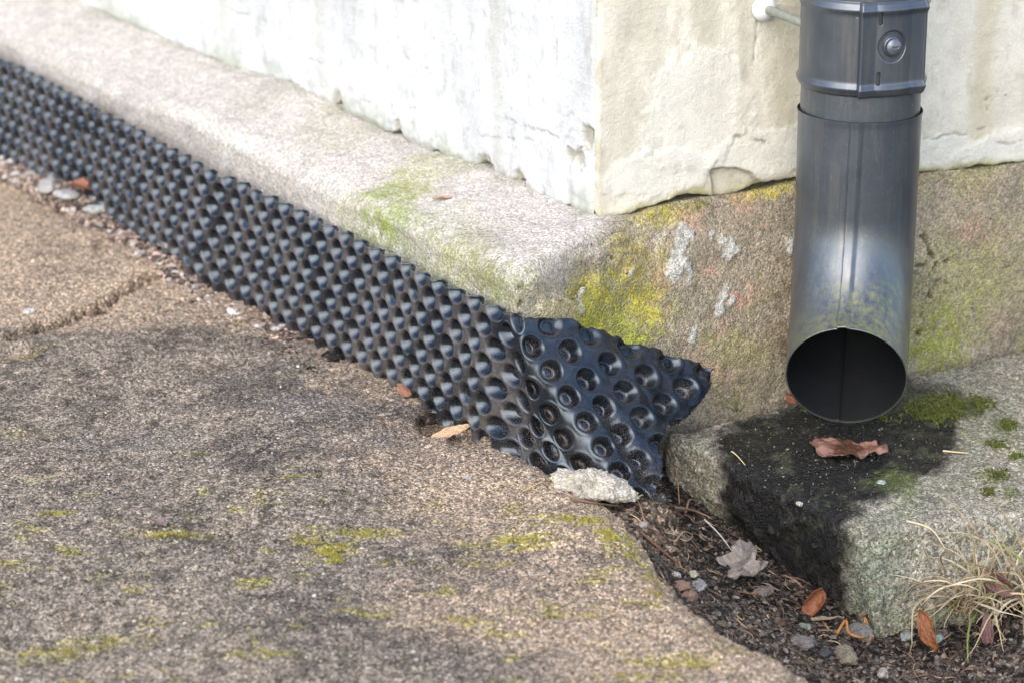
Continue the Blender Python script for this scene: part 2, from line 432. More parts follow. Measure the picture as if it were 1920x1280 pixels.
# ------------------------------------------------------------------ plinth
def plinth():
    tl = np.concatenate([np.linspace(4, 1.5, 12), np.arange(1.5, .45, -.0045), np.arange(.45, 0, -.0022)])
    tr = np.concatenate([[0.0], np.arange(.002, .52, .002), np.linspace(.53, 3, 14)])
    nv = 150
    v = np.linspace(0, 1, nv)
    LW = .119
    cols = []
    for t in tl:
        # rounded arris: ledge then face
        off = np.where(v < .45, -.045 + (LW + .045) * (v / .45), LW)
        z = np.where(v < .45, -.0005 - .0125 * np.clip((off) / LW, 0, 1), -.013 - (v - .45) / .55 * .24)
        # round the arris
        r = .020
        k = np.clip((off - (LW - r)) / r, 0, 1); z = z - r * .5 * k ** 2 * (v < .45) - r * .5 * (v >= .45)
        p = C + dl * t
        sh = (O - C) - nl * ((O - C) @ nl)      # slide along dl so the outer edge starts at O
        q = p[None] + nl[None] * off[:, None] + sh[None] * np.clip(off / LW, 0, 1)[:, None] * math.exp(-t * 3)
        q[:, 2] = zbL(t) - .0005 + z
        cols.append(q)
    bdir = np.array([.85, .522, 0]); bdir /= np.linalg.norm(bdir)
    for t in tr:
        p = C + dr * t
        o = O + bdir * t * 1.0 if t < .6 else C + dr * t + nr * .012
        if t >= .6: o[2] = O[2]
        vec = o - p; vec[2] = 0
        nz_ = fbm(np.stack([v * .3, v * 0 + t, v * 0], -1), .03, 3, 88)
        b = smooth(0, .085, t + .022 * nz_ * smooth(0, .02, np.array(t)))
        fa = np.where(v < .45, -.045 / .13 + (1 + .045 / .13) * (v / .45), 1.0)
        ra = .020; LWc = .13
        offm = fa * LWc
        za = np.where(v < .45, -.0005 - .0125 * np.clip(fa, 0, 1), -.013 - (v - .45) / .55 * .24)
        k = np.clip((offm - (LWc - ra)) / ra, 0, 1); za = za - ra * .5 * k ** 2 * (v < .45) - ra * .5 * (v >= .45)
        vb = np.clip((v - .2) / .8, 0, 1)
        fb = np.where(v < .2, -.5 + .5 * v / .2, 1 - (1 - vb) ** 1.9)
        zb_ = np.where(v < .2, -.0005, -.25 * vb ** 1.05)
        f_ = lerp(fa, fb, b); z = lerp(za, zb_, b)
        q = p[None] + vec[None] * f_[:, None]
        q[:, 2] = (zbR(t) - .0005) + z
        cols.append(q)
    P = np.stack(cols, 1)            # (nv, nu, 3)
    N = normals(P)
    if (N[nv // 2, 5] @ nl) < 0: N = -N
    nL = len(tl)
    isR = np.broadcast_to(np.arange(P.shape[1])[None] >= nL, P.shape[:2])
    rel = P - O
    sideR = smooth(-.004, .012, rel @ dr * 1.0 + 0 * rel[..., 0]) * isR
    face = smooth(-.012, -.022, P[..., 2] - C[2])       # 0 on the ledge, 1 on the vertical face
    A = .0035 * fbm(P, .10, 4, 101) + .0012 * fbm(P, .018, 4, 111)
    A = A + (.0010 * fbm(P, .024, 5, 121, .75) + .0005 * fbm(P, .005, 2, 122) - .0006) * isR
    # ---- colour
    col = np.zeros(P.shape); col[:] = (.58, .525, .46)
    led = fbm(P, (.03, .10, .03), 5, 131)
    col = mixc(col, (.47, .43, .385), smooth(0, .8, led) * .7)
    col = mixc(col, (.62, .55, .50), smooth(.1, .9, -led) * .6)
    sk_ = smooth(.05, .6, fbm(P, (.012, .012, .012), 5, 136, .75)); col = mixc(col, (.36, .33, .285), sk_ * .5)
    wallside = smooth(.035, .0, np.abs((P - C) @ nl)) * (1 - isR); col = mixc(col, (.34, .33, .25), wallside * smooth(-.2, .5, fbm(P, .025, 4, 137)) * .6)
    leftface = face * (1 - isR)
    col = mixc(col, (.44, .40, .35), leftface * .7)
    col = mixc(col, (.56, .53, .50), leftface * smooth(0, .6, fbm(P, (.04, .04, .02), 4, 133)) * .6)
    col = mixc(col, (.36, .33, .29), leftface * smooth(.1, .8, fbm(P, .03, 5, 135)) * .5)
    rf = isR * np.clip(sideR * .8 + face, 0, 1)
    rf = np.clip(isR * smooth(.0, .05, np.broadcast_to(np.concatenate([np.zeros(nL), tr])[None], P.shape[:2]) + .6 * np.maximum(0, -.617 - P[..., 2]) + .008 * fbm(P, .02, 4, 7)), 0, 1)
    rc = np.zeros(P.shape); rc[:] = (.275, .235, .17)
    n1 = fbm(P, .05, 5, 141, .6); rc = mixc(rc, (.40, .33, .24), smooth(0, .9, n1) * .7)
    rc = mixc(rc, (.13, .105, .07), smooth(.1, .7, fbm(P, .006, 4, 143, .75)) * .6); rc = mixc(rc, (.45, .39, .30), smooth(.2, .8, fbm(P, .007, 4, 144, .75)) * .5)
    rc = mixc(rc, (.17, .145, .10), smooth(.05, .9, -n1) * .6)
    rc = mixc(rc, (.33, .31, .10), smooth(.05, .7, fbm(P, .06, 5, 151)) * .6)
    rc = mixc(rc, (.42, .27, .20), smooth(.35, .8, fbm(P, .018, 5, 161, .7)) * .5)
    col = col + (rc - col) * rf[..., None]
    def pr(px, py):                       # point on the plinth nearest to that sight line
        d = ray(px, py); d = d / np.linalg.norm(d)
        Q = P.reshape(-1, 3); t_ = Q @ d; dist = ((Q - t_[:, None] * d) ** 2).sum(-1)
        i = np.where(dist < (.003) ** 2)[0]
        return Q[i[np.argmin(t_[i])]] if len(i) else Q[np.argmin(dist)]
    brk = smooth(-.35, .25, fbm(P, .0075, 3, 7, .8))
    def paint(px, py, r, c_, s, n=.45, soft=.4, seed=5):
        nonlocal col
        m = blob(P, pr(px, py), r, soft * 1.5, n * 1.2, seed) * (.35 + .65 * brk); col = mixc(col, c_, m * s); return m
    # greens, lichens, and painted shade left of the pipe
    paint(765, 335, (.02, .05, .02), (.36, .37, .12), .55, .6)
    paint(735, 365, (.022, .05, .02), (.33, .34, .10), .6, .7)
    paint(700, 415, (.03, .05, .03), (.27, .31, .10), .85, .6)
    paint(850, 520, (.04, .05, .03), (.27, .28, .14), .8, .7)
    paint(930, 560, (.03, .04, .03), (.25, .27, .12), .8, .7)
    paint(770, 460, (.03, .05, .03), (.33, .35, .20), .7, .7)
    paint(712, 425, .014, (.24, .29, .05), .8, .6)
    paint(640, 420, .03, (.40, .39, .22), .5, .6)
    paint(880, 430, (.03, .06, .02), (.38, .37, .20), .5, .7)
    paint(880, 480, (.02, .05, .03), (.27, .26, .11), .7, .6)
    paint(840, 490, .03, (.36, .36, .20), .6, .6)
    paint(940, 545, .022, (.28, .29, .13), .7, .7)
    paint(620, 230, (.03, .08, .02), (.45, .42, .28), .5, .6)
    paint(830, 295, (.03, .08, .02), (.42, .42, .22), .5, .7)
    paint(480, 190, (.02, .05, .02), (.42, .40, .30), .5, .7)
    paint(1000, 420, (.05, .05, .03), (.53, .46, .42), .6, .6)
    paint(1160, 600, .034, (.34, .32, .07), .85, .6, .4)
    paint(1120, 570, .026, (.45, .40, .04), .8, .6)
    paint(1215, 570, .022, (.42, .37, .05), .8, .6)
    paint(1170, 640, .022, (.36, .39, .06), .8, .6)
    paint(1200, 480, .024, (.42, .34, .08), .7, .7)
    paint(1060, 590, .016, (.50, .42, .30), .8, .5)
    paint(1030, 605, .012, (.50, .44, .12), .7, .8)
    paint(1000, 575, .020, (.44, .38, .28), .8, .5)
    paint(1110, 605, .012, (.40, .42, .05), .8, .5)
    paint(1230, 435, .02, (.50, .44, .34), .6, .6)
    paint(1250, 395, (.03, .03, .008), (.40, .34, .05), .8, .5)
    paint(1450, 352, (.03, .03, .007), (.42, .36, .06), .8, .5)
    paint(1300, 382, (.014, .014, .005), (.10, .13, .02), .9, .4)
    paint(1800, 560, .045, (.30, .30, .09), .75, .7)
    paint(1760, 650, .03, (.26, .28, .05), .8, .6)
    paint(1860, 480, .05, (.36, .31, .16), .6, .7)
    paint(1800, 400, .04, (.40, .31, .22), .6, .7)
    paint(1790, 500, .03, (.40, .36, .18), .5, .7)
    paint(1480, 640, .02, (.16, .11, .06), .8, .6)  # contact shade beside the pipe, painted brown
    paint(1480, 540, .012, (.20, .15, .09), .7, .6)  # upper, weaker part of that painted shade
    paint(1400, 700, .03, (.27, .23, .15), .6, .6)
    paint(1330, 700, .018, (.30, .27, .16), .6, .6)
    paint(1385, 560, .006, (.52, .24, .18), .6, .9)
    for px, py, r in ((1420, 545, .008), (1400, 570, .006), (1340, 510, .008), (1320, 680, .010), (1360, 705, .008), (1300, 400, .01), (1400, 380, .014), (1250, 520, .008), (1300, 425, .008), (1880, 610, .01), (1830, 440, .012)):
        paint(px, py, r, (.42, .25, .18), .55, 1.3)
    # white splashes of mortar, standing a little proud
    for pts, r in (([(1358, 452), (1375, 458), (1390, 466), (1372, 475)], .0062), ([(1285, 430), (1282, 460), (1275, 490), (1268, 510)], .008), ([(1290, 495), (1298, 515), (1297, 528)], .0035), ([(1265, 512), (1262, 516)], .004),
                   ([(1368, 540), (1358, 562), (1354, 585)], .0036), ([(1380, 560), (1375, 572)], .003), ([(1310, 610), (1303, 640)], .003), ([(1487, 455), (1487, 475)], .0035), ([(1190, 500), (1188, 515)], .003), ([(1095, 535), (1092, 560), (1090, 580)], .0028), ([(1340, 432), (1335, 440)], .003)):
        pl = [pr(a_, b_) for a_, b_ in pts]
        dd = pdist(P, pl) / (r * .85) + .95 * fbm(P, .008, 4, 171, .75)
        m = smooth(1.15, .85, dd)
        A = A + m * (.0016 + .0012 * fbm(P, .004, 3, 172)); col = mixc(col, (.47, .47, .43), m * .75)
    # cracks in the plinth
    for pts, r in (([(1735, 440), (1752, 470), (1762, 500), (1752, 530), (1748, 560), (1738, 590), (1728, 625)], .0016), ([(1720, 498), (1762, 494), (1790, 488)], .0015), ([(1745, 520), (1775, 528), (1800, 545)], .0009), ([(1720, 568), (1748, 560)], .001),
                   ([(980, 530), (978, 560), (982, 600)], .0014), ([(1150, 495), (1170, 470), (1190, 520)], .001), ([(880, 520), (890, 545)], .0012)):
        pl = [pr(a_, b_) for a_, b_ in pts]
        dd = crackd(P, pl, .004)
        m = smooth(r * 1.9, r * .3, dd); A = A - m * .004; col = mixc(col, (.07, .055, .025), m * .85)
    # damp dirt where the plinth meets wall and ground
    yel = np.clip((col[..., 0] + col[..., 1]) / 2 - 1.9 * col[..., 2], 0, .3) / .3
    A = A + yel * rf * (.0012 * smooth(-.2, .5, fbm(P, .0055, 3, 191, .8)))
    P2 = P + N * A[..., None]
    tag(mesh_obj('stone_plinth', P2, gridf(*P.shape[:2]), M['plinth'], None, col, loc=(O[0], O[1], -.80)),
        'weathered stone plinth with yellow lichen and white mortar splashes under the house wall', 'plinth')
    return pr
pr = plinth()

# ------------------------------------------------------------------ ground: path, soil
Z0 = -.760
PE = [(1000, 872), (1045, 893), (1100, 915), (1160, 938), (1200, 985), (1234, 1040), (1266, 1085), (1325, 1140), (1375, 1172), (1468, 1222), (1585, 1290), (1750, 1400), (2050, 1620)]
edge = [onz(a_, b_, Z0 - .004) for a_, b_ in PE]
strip0 = O + nl * .004
gap = [strip0 + dl * t + nl * g for t, g in ((-.01, -.012), (.12, -.012), (.30, -.012), (.42, -.012), (.50, -.008), (.56, .030), (.66, .034), (.76, .024), (.85, .034), (.95, .045), (1.1, .05), (1.4, .05), (2.2, .05))]
polyP = [tuple(p[:2]) for p in gap[::-1]] + [tuple(p[:2]) for p in edge] + [(1.2, .9), (-2.6, .9), (-2.6, 3.8)]
def soilz(X, Y, P):
    return -.792 - .085 * smooth(.06, .30, X) - .02 * smooth(1.9, 1.75, Y) + .032 * smooth(.36, .46, X) + .004 * fbm(P, .04, 4, 201) + .0022 * fbm(P, .010, 4, 211, .7)
crack1 = [onz(*p, Z0) for p in ((-60, 648), (0, 634), (60, 624), (130, 603), (160, 588), (200, 572), (240, 548), (285, 525), (335, 508))]
crack2 = [onz(*p, Z0) for p in ((300, 582), (345, 565), (375, 558), (412, 538))]
blockP = [(p[0], p[1]) for p in crack1] + [tuple(onz(345, 480, Z0)[:2]), tuple(onz(300, 440, Z0)[:2]), tuple(onz(220, 430, Z0)[:2]), tuple(onz(205, 400, Z0)[:2]), tuple(onz(120, 370, Z0)[:2]), tuple(onz(60, 345, Z0)[:2]), tuple(onz(0, 310, Z0)[:2]), (-2.6, 3.8)]
def path():
    xs = np.concatenate([np.linspace(-2.5, -.75, 16), np.arange(-.74, .42, .0019), np.linspace(.43, 1.1, 8)])
    ys = np.concatenate([np.linspace(.9, 1.48, 10), np.arange(1.49, 2.1, .0024), np.arange(2.1, 3.15, .0036), np.linspace(3.2, 3.8, 8)])
    X, Y = np.meshgrid(xs, ys)
    P = np.stack([X, Y, np.zeros_like(X)], -1)
    sd = sdist2(X, Y, polyP) + .006 * fbm(P, .03, 4, 221)
    z = Z0 + .0035 * fbm(P, .16, 3, 231) + .0011 * fbm(P, .022, 4, 241, .6) + .0013 * fbm(P, .007, 3, 251, .8)
    z -= .008 * smooth(.035, 0, sd) * smooth(1.98, 1.90, Y)
    z = z - .09 * smooth(.004, -.012, sd) - .004 * smooth(.02, 0, sd)
    # broken slab piece standing higher at the far left
    sb = sdist2(X, Y, blockP) + .003 * fbm(P, .02, 4, 261)
    z += .005 * smooth(-.001, .004, sb) * smooth(-.75, -.45, X) + .002 * smooth(0, .002, sb)
    d1 = crackd(P, [p * [1, 1, 0] for p in crack1], .005)
    d2 = crackd(P, [p * [1, 1, 0] for p in crack2], .005)
    k1 = smooth(.0052, .0014, d1); k2 = smooth(.0038, .0006, d2)
    z -= .016 * k1 + .013 * k2
    def c2(px, py): return onz(px, py, Z0) * [1, 1, 0]
    def b(px, py, r, n=.5, s=5, soft=.4): return blob(P, c2(px, py), (*r, 1) if isinstance(r, tuple) else (r, r, 1), soft, n, s)
    # pits and flakes
    for px, py, r, dp in ((815, 785, (.014, .03), .008), (870, 815, (.012, .02), .006), (520, 600, (.012, .03), .006), (560, 625, (.02, .015), .005), (640, 660, (.02, .02), .004), (20, 660, (.02, .02), .009), (90, 380, (.012, .02), .008), (200, 470, (.01, .03), .004)):
        z -= dp * b(px, py, r, .6, 11, .25)
    l3 = [c2(*p) for p in ((950, 1035), (985, 1030), (1040, 1028), (1100, 1032), (1150, 1045))]
    d3 = pdist(P, l3); z -= .004 * smooth(.003, .0005, d3 + .002 * fbm(P, .02, 4, 273))
    z += .006 * b(1090, 1000, (.06, .05), .4, 12, .5)
    # colour
    n1 = fbm(P, .13, 5, 281, .6); n2 = fbm(P, .035, 5, 291, .65)
    col = np.zeros(P.shape); col[:] = (.275, .222, .172)
    col = mixc(col, (.14, .115, .09), smooth(-.1, .8, .25 * n1 + 1.1 * n2) * .75)
    col = mixc(col, (.36, .29, .215), smooth(.0, .7, -n1 + .6 * n2) * .7)
    n3 = fbm(P, .011, 4, 296, .7); col = mixc(col, (.085, .068, .052), smooth(0, .6, n3 + .3 * n2) * .7)
    T = (.46, .34, .235)
    for px, py, r, s in ((120, 420, (.16, .30), .85), (240, 500, (.08, .12), .7), (100, 600, (.12, .05), .6), (300, 540, (.08, .05), .6), (480, 570, (.06, .08), .5), (960, 900, (.10, .05), .75), (1100, 960, (.10, .06), .8), (1050, 1130, (.10, .06), .7), (1250, 1180, (.08, .05), .7), (1400, 1260, (.10, .04), .6), (800, 830, (.06, .05), .5), (700, 700, (.04, .06), .45), (20, 560, (.1, .1), .5)):
        col = mixc(col, T, b(px, py, r, .7, int(px) % 50) * s)
    for px, py, r, s in ((130, 500, (.04, .12), .5), (600, 740, (.10, .08), .7), (560, 850, (.09, .05), .6), (750, 800, (.05, .05), .5), (350, 760, (.05, .06), .4), (850, 1040, (.08, .05), .5), (960, 1120, (.05, .03), .5), (100, 930, (.07, .05), .4), (350, 1060, (.08, .04), .4), (620, 1180, (.06, .04), .4), (900, 700, (.05, .10), .3)):
        col = mixc(col, (.115, .10, .09), b(px, py, r, 1.1, int(px) % 37) * s * .8 * smooth(-.3, .4, n2 + .8 * fbm(P, .012, 3, 78)))
    for px, py, r, s in ((600, 770, (.05, .03), .5), (680, 820, (.03, .02), .4), (240, 820, (.04, .02), .3)):
        col = mixc(col, (.22, .21, .205), b(px, py, r, 1.2, 9) * s * .5)
    G = (.36, .31, .07)
    for px, py, r, s in ((620, 1030, (.018, .016), 1.6), (690, 1000, (.024, .009), 1.4), (1050, 975, (.04, .012), 1.3), (1170, 1020, (.025, .03), 1.4), (960, 1018, (.035, .008), 1.0), (560, 900, (.02, .007), .6), (320, 1003, (.022, .007), .6), (110, 965, (.02, .008), .6), (200, 1075, (.03, .007), .6), (120, 1215, (.03, .012), .65), (190, 1195, (.03, .008), .7), (500, 1235, (.03, .010), .6), (240, 1080, (.02, .006), .5), (1060, 985, (.025, .012), .8), (960, 1015, (.025, .01), .6), (1150, 1010, (.02, .02), .8), (1200, 1050, (.012, .02), .8), (1100, 1150, (.03, .012), .5), (1290, 1240, (.03, .01), .5), (850, 1160, (.03, .01), .4), (60, 650, (.03, .012), .7), (470, 610, (.02, .01), .5), (30, 810, (.03, .01), .5), (420, 1100, (.015, .006), .5), (360, 850, (.01, .006), .5), (790, 740, (.01, .01), .7), (1200, 1265, (.04, .01), .6), (1400, 1100, (.01, .01), .5), (700, 1140, (.03, .008), .4)):
        col = mixc(col, G, b(px, py, r, 1.3, int(px + py) % 61, .3) * s * .5 * smooth(-.35, .25, fbm(P, (.008, .004, 1), 3, 77)))
    yg = smooth(.38, .7, fbm(P, (.03, .018, 1), 5, 301, .7)) * smooth(2.0, 1.85, Y)
    col = mixc(col, (.33, .28, .06), yg * .65)
    dirt = smooth(.02, 0, sd) * (Y > 1.98); col = mixc(col, (.20, .15, .105), dirt * .6)
    col = mixc(col, (.09, .07, .05), smooth(0, -.012, sd) * .8)
    col = mixc(col, (.05, .037, .022), np.maximum(k1, k2) * .95)
    col = mixc(col, (.13, .09, .055), b(815, 785, (.016, .03), .6, 11, .3) * .8)
    P[..., 2] = z
    keep = (sd > -.03); k = keep[:-1, :-1] & keep[1:, 1:]
    tag(mesh_obj('path', P, gridf(*X.shape, keep=k), M['path'], None, col, loc=(0, 1.9, Z0)), kind='structure')
    return X, Y, P
pX, pY, pP = path()

def soil():
    xs = np.concatenate([np.linspace(-3, -.9, 14), np.arange(-.88, -.02, .005), np.arange(-.02, .50, .0018), np.linspace(.51, 2, 14)])
    ys = np.concatenate([np.linspace(.8, 1.6, 12), np.arange(1.61, 2.12, .0022), np.arange(2.12, 3.3, .005), np.linspace(3.4, 5, 8)])
    X, Y = np.meshgrid(xs, ys); P = np.stack([X, Y, np.zeros_like(X)], -1)
    z = soilz(X, Y, P)
    # rubble-filled gap by the strip reaches nearly up to the path
    along = (P[..., :2] - strip0[:2]) @ dl[:2]
    perp = (P[..., :2] - strip0[:2]) @ nl[:2]
    z = np.where((along > .1) & (perp < .055), np.maximum(z, z * 0 + Z0 - .003 + np.interp(along, [.5, .6, .72, .79, .86, .95, 1.15], [0, .012, .011, .017, .028, .017, .002]) * smooth(.055, .040, perp) + .004 * fbm(P, .02, 4, 311)), z)
    e = pdist(P, [p * [1, 1, 0] for p in edge[1:6]])
    z += .018 * smooth(.035, 0, e) * smooth(.25, .1, X)
    z += .014 * blob(P, onz(1205, 962, -.79) * [1, 1, 0], (.035, .02, 1))
    z += .010 * blob(P, onz(1240, 985, -.79) * [1, 1, 0], (.03, .03, 1))
    col = np.zeros(P.shape); col[:] = (.030, .023, .018)
    n1 = fbm(P, .04, 5, 321, .65); col = mixc(col, (.085, .065, .05), smooth(0, .8, n1) * .7)
    col = mixc(col, (.026, .021, .018), smooth(.0, .7, -n1) * .6)
    lo = blob(P, onz(1600, 1290, -.88) * [1, 1, 0], (.22, .05, 1), .5, .5); col = mixc(col, (.12, .098, .08), lo * .7)
    up = blob(P, onz(1200, 985, -.79) * [1, 1, 0], (.045, .045, 1), .5, .6); col = mixc(col, (.20, .145, .10), up * .8)
    col = mixc(col, (.30, .22, .17), (along > .3) * .7 + 0 * z)
    P[..., 2] = z
    tag(mesh_obj('soil', P, gridf(*X.shape), M['soil'], None, col, loc=(.2, 1.9, -.85)), kind='structure')
    return P
sP = soil()
gv = np.array([[-60, -60, -1.0], [60, -60, -1.0], [60, 60, -1.0], [-60, 60, -1.0]])
tag(mesh_obj('ground', gv, np.array([[0, 1, 2, 3]]), M['far'], None, None), kind='structure')

# ------------------------------------------------------------------ splash slab
SA = onz(1268, 812, -.770); SB = onz(1622, 985, -.795)
SD = onz(2120, 614, -.770); SCc = onz(2160, 930, -.795)
def slab():
    # closed rounded block: u around-to-around grid across the top with skirts
    e = np.concatenate([np.linspace(-.30, 0, 44)[:-1], np.linspace(0, 1, 230), np.linspace(1, 1.30, 44)[1:]])
    eu = e; ev = e.copy()
    Uu, Vv = np.meshgrid(eu, ev)
    cu = np.clip(Uu, 0, 1); cv = np.clip(Vv, 0, 1)
    A_, B_, C_, D_ = SA, SB, SCc, SD
    def bil(u, v): return (A_ * ((1 - u) * (1 - v))[..., None] + D_ * (u * (1 - v))[..., None] + C_ * (u * v)[..., None] + B_ * ((1 - u) * v)[..., None])
    P = bil(cu, cv)
    ou = np.maximum(np.maximum(-Uu, Uu - 1), 0); ov = np.maximum(np.maximum(-Vv, Vv - 1), 0)
    drop = np.maximum(ou, ov)            # 0 .. .30 -> metres after rounding
    # outward push
    cen = bil(np.array([[.5]]), np.array([[.5]]))[0, 0]
    r = .006
    ang = np.clip(drop / .022, 0, 1) * math.pi / 2
    outw = P - cen; outw[..., 2] = 0
    # true edge normals
    nu0 = np.array([-(B_ - A_)[1], (B_ - A_)[0]]); nu0 = nu0 / np.linalg.norm(nu0); nu0 = nu0 if nu0 @ (A_ - D_)[:2] > 0 else -nu0
    nu1 = -nu0
    nv1 = np.array([-(C_ - B_)[1], (C_ - B_)[0]]); nv1 = nv1 / np.linalg.norm(nv1); nv1 = nv1 if nv1 @ (B_ - A_)[:2] > 0 else -nv1
    nv0 = -nv1
    wu = np.maximum(-Uu, 0)[..., None] * nu0 + np.maximum(Uu - 1, 0)[..., None] * nu1
    wv = np.maximum(-Vv, 0)[..., None] * nv0 + np.maximum(Vv - 1, 0)[..., None] * nv1
    dirn = wu + wv; ln = np.linalg.norm(dirn, axis=-1, keepdims=True); dirn = np.where(ln > 1e-9, dirn / (ln + 1e-12), 0)
    # the block is worn: inset the flat top by r, then quarter-round, then side
    inset = r
    P[..., :2] += dirn * (np.sin(ang) * r)[..., None] * 1.0
    P[..., 2] -= (1 - np.cos(ang)) * r + np.clip(drop - .022, 0, 1) * .42
    P[..., :2] += (wv / (ln + 1e-9)) * (np.clip(drop - .03, 0, 1) * .13)[..., None]
    P[..., :2] -= (wu / (ln + 1e-9)) * (np.clip(drop - .10, 0, 1) * .06)[..., None]
    N = normals(P); N = np.where((N[..., 2:3] * (drop < .02)[..., None]) < 0, -N, N)
    if N[len(e) // 2, len(e) // 2, 2] < 0: N = -N
    A = .0024 * fbm(P, .05, 4, 401) + .0018 * fbm(P, .014, 4, 411, .65) + .0008 * fbm(P, .005, 3, 421)
    A -= .0030 * smooth(.2, .7, fbm(P, .011, 3, 425)) * smooth(.0, .05, drop)
    # broken front-left corner bulge
    P = P + N * A[..., None]
    side = smooth(.02, .08, drop)
    col = np.zeros(P.shape); col[:] = (.30, .27, .21)
    n1 = fbm(P, .04, 5, 431, .65)
    col = mixc(col, (.22, .20, .155), smooth(0, .8, n1) * .7)
    col = mixc(col, (.43, .40, .34), smooth(.1, .8, -n1) * .5)
    col = mixc(col, (.20, .21, .10), smooth(.1, .7, fbm(P, .03, 5, 441, .7)) * .55)
    col = mixc(col, (.36, .33, .18), smooth(.3, .8, fbm(P, .02, 5, 451, .7)) * side * .5)
    # the wet black run-off stain
    def q(px, py): return onz(px, py, -.782)
    poly = [(1330, 835), (1345, 800), (1400, 770), (1440, 760), (1500, 745), (1600, 700), (1680, 690), (1745, 712), (1790, 735), (1862, 770), (1835, 790), (1800, 805), (1795, 850), (1740, 900), (1680, 935), (1610, 965), (1588, 990), (1598, 1050), (1600, 1100), (1590, 1230), (1300, 1230), (1300, 1040), (1338, 985), (1345, 900)]
    # the outline of the stain, carried from the photograph onto the block's own surface
    dz = P @ F; ppx = 960 + FPX * (P @ Rr) / dz; ppy = 640 - FPX * (P @ U) / dz
    sd = sdist2(ppx, ppy, poly) / 2400 + .011 * fbm(P, .030, 6, 461, .75)
    m = smooth(-.006, .010, sd)
    col = mixc(col, (.004, .0035, .003), m * .99)
    ring = smooth(.02, .0, np.abs(sd + .012)) * (1 - m); col = mixc(col, (.17, .18, .12), ring * .5)
    br = blob(P, q(1660, 745), (.06, .06, .05), .5, .6, 13); col = mixc(col, (.075, .055, .038), br * m * .6)
    col = mixc(col, (.018, .015, .012), m * smooth(.1, .7, fbm(P, .012, 5, 462, .7)) * .6)
    gl = smooth(.1, .6, fbm(P, .02, 5, 471, .7)); col = mixc(col, (.07, .075, .035), gl * m * .4)
    for px, py, r_ in ((1790, 770, .02), (1750, 775, .02), (1880, 800, .009), (1860, 880, .010), (1900, 900, .008), (1690, 890, .02)):
        col = mixc(col, (.10, .12, .025), blob(P, q(px, py), (r_, r_ * 1.3, .05), .4, .7, 15) * .7)
    fg = blob(P, ony(1640, 1090, 1.93), (.02, .03, .035), .5, .6, 17); col = mixc(col, (.16, .19, .13), fg * (1 - m) * .6)
    lf = blob(P, ony(1290, 880, 2.02), (.016, .02, .04), .5, .6, 18); col = mixc(col, (.36, .36, .30), lf * .5)
    hh = P[..., 2]; bot = smooth(-.84, -.88, hh + .01 * n1); col = mixc(col, (.12, .12, .07), bot * .6 * (1 - m))
    f = gridf(len(e), len(e))
    # attribute alpha not used: wetness lives in the material through darkness
    return tag(mesh_obj('concrete_slab', P, f[:, ::-1], M['slab'], None, col, loc=(SB[0], SB[1], -.87)),
               'worn concrete splash slab with black wet run-off stain under the downpipe', 'slab')
slab()

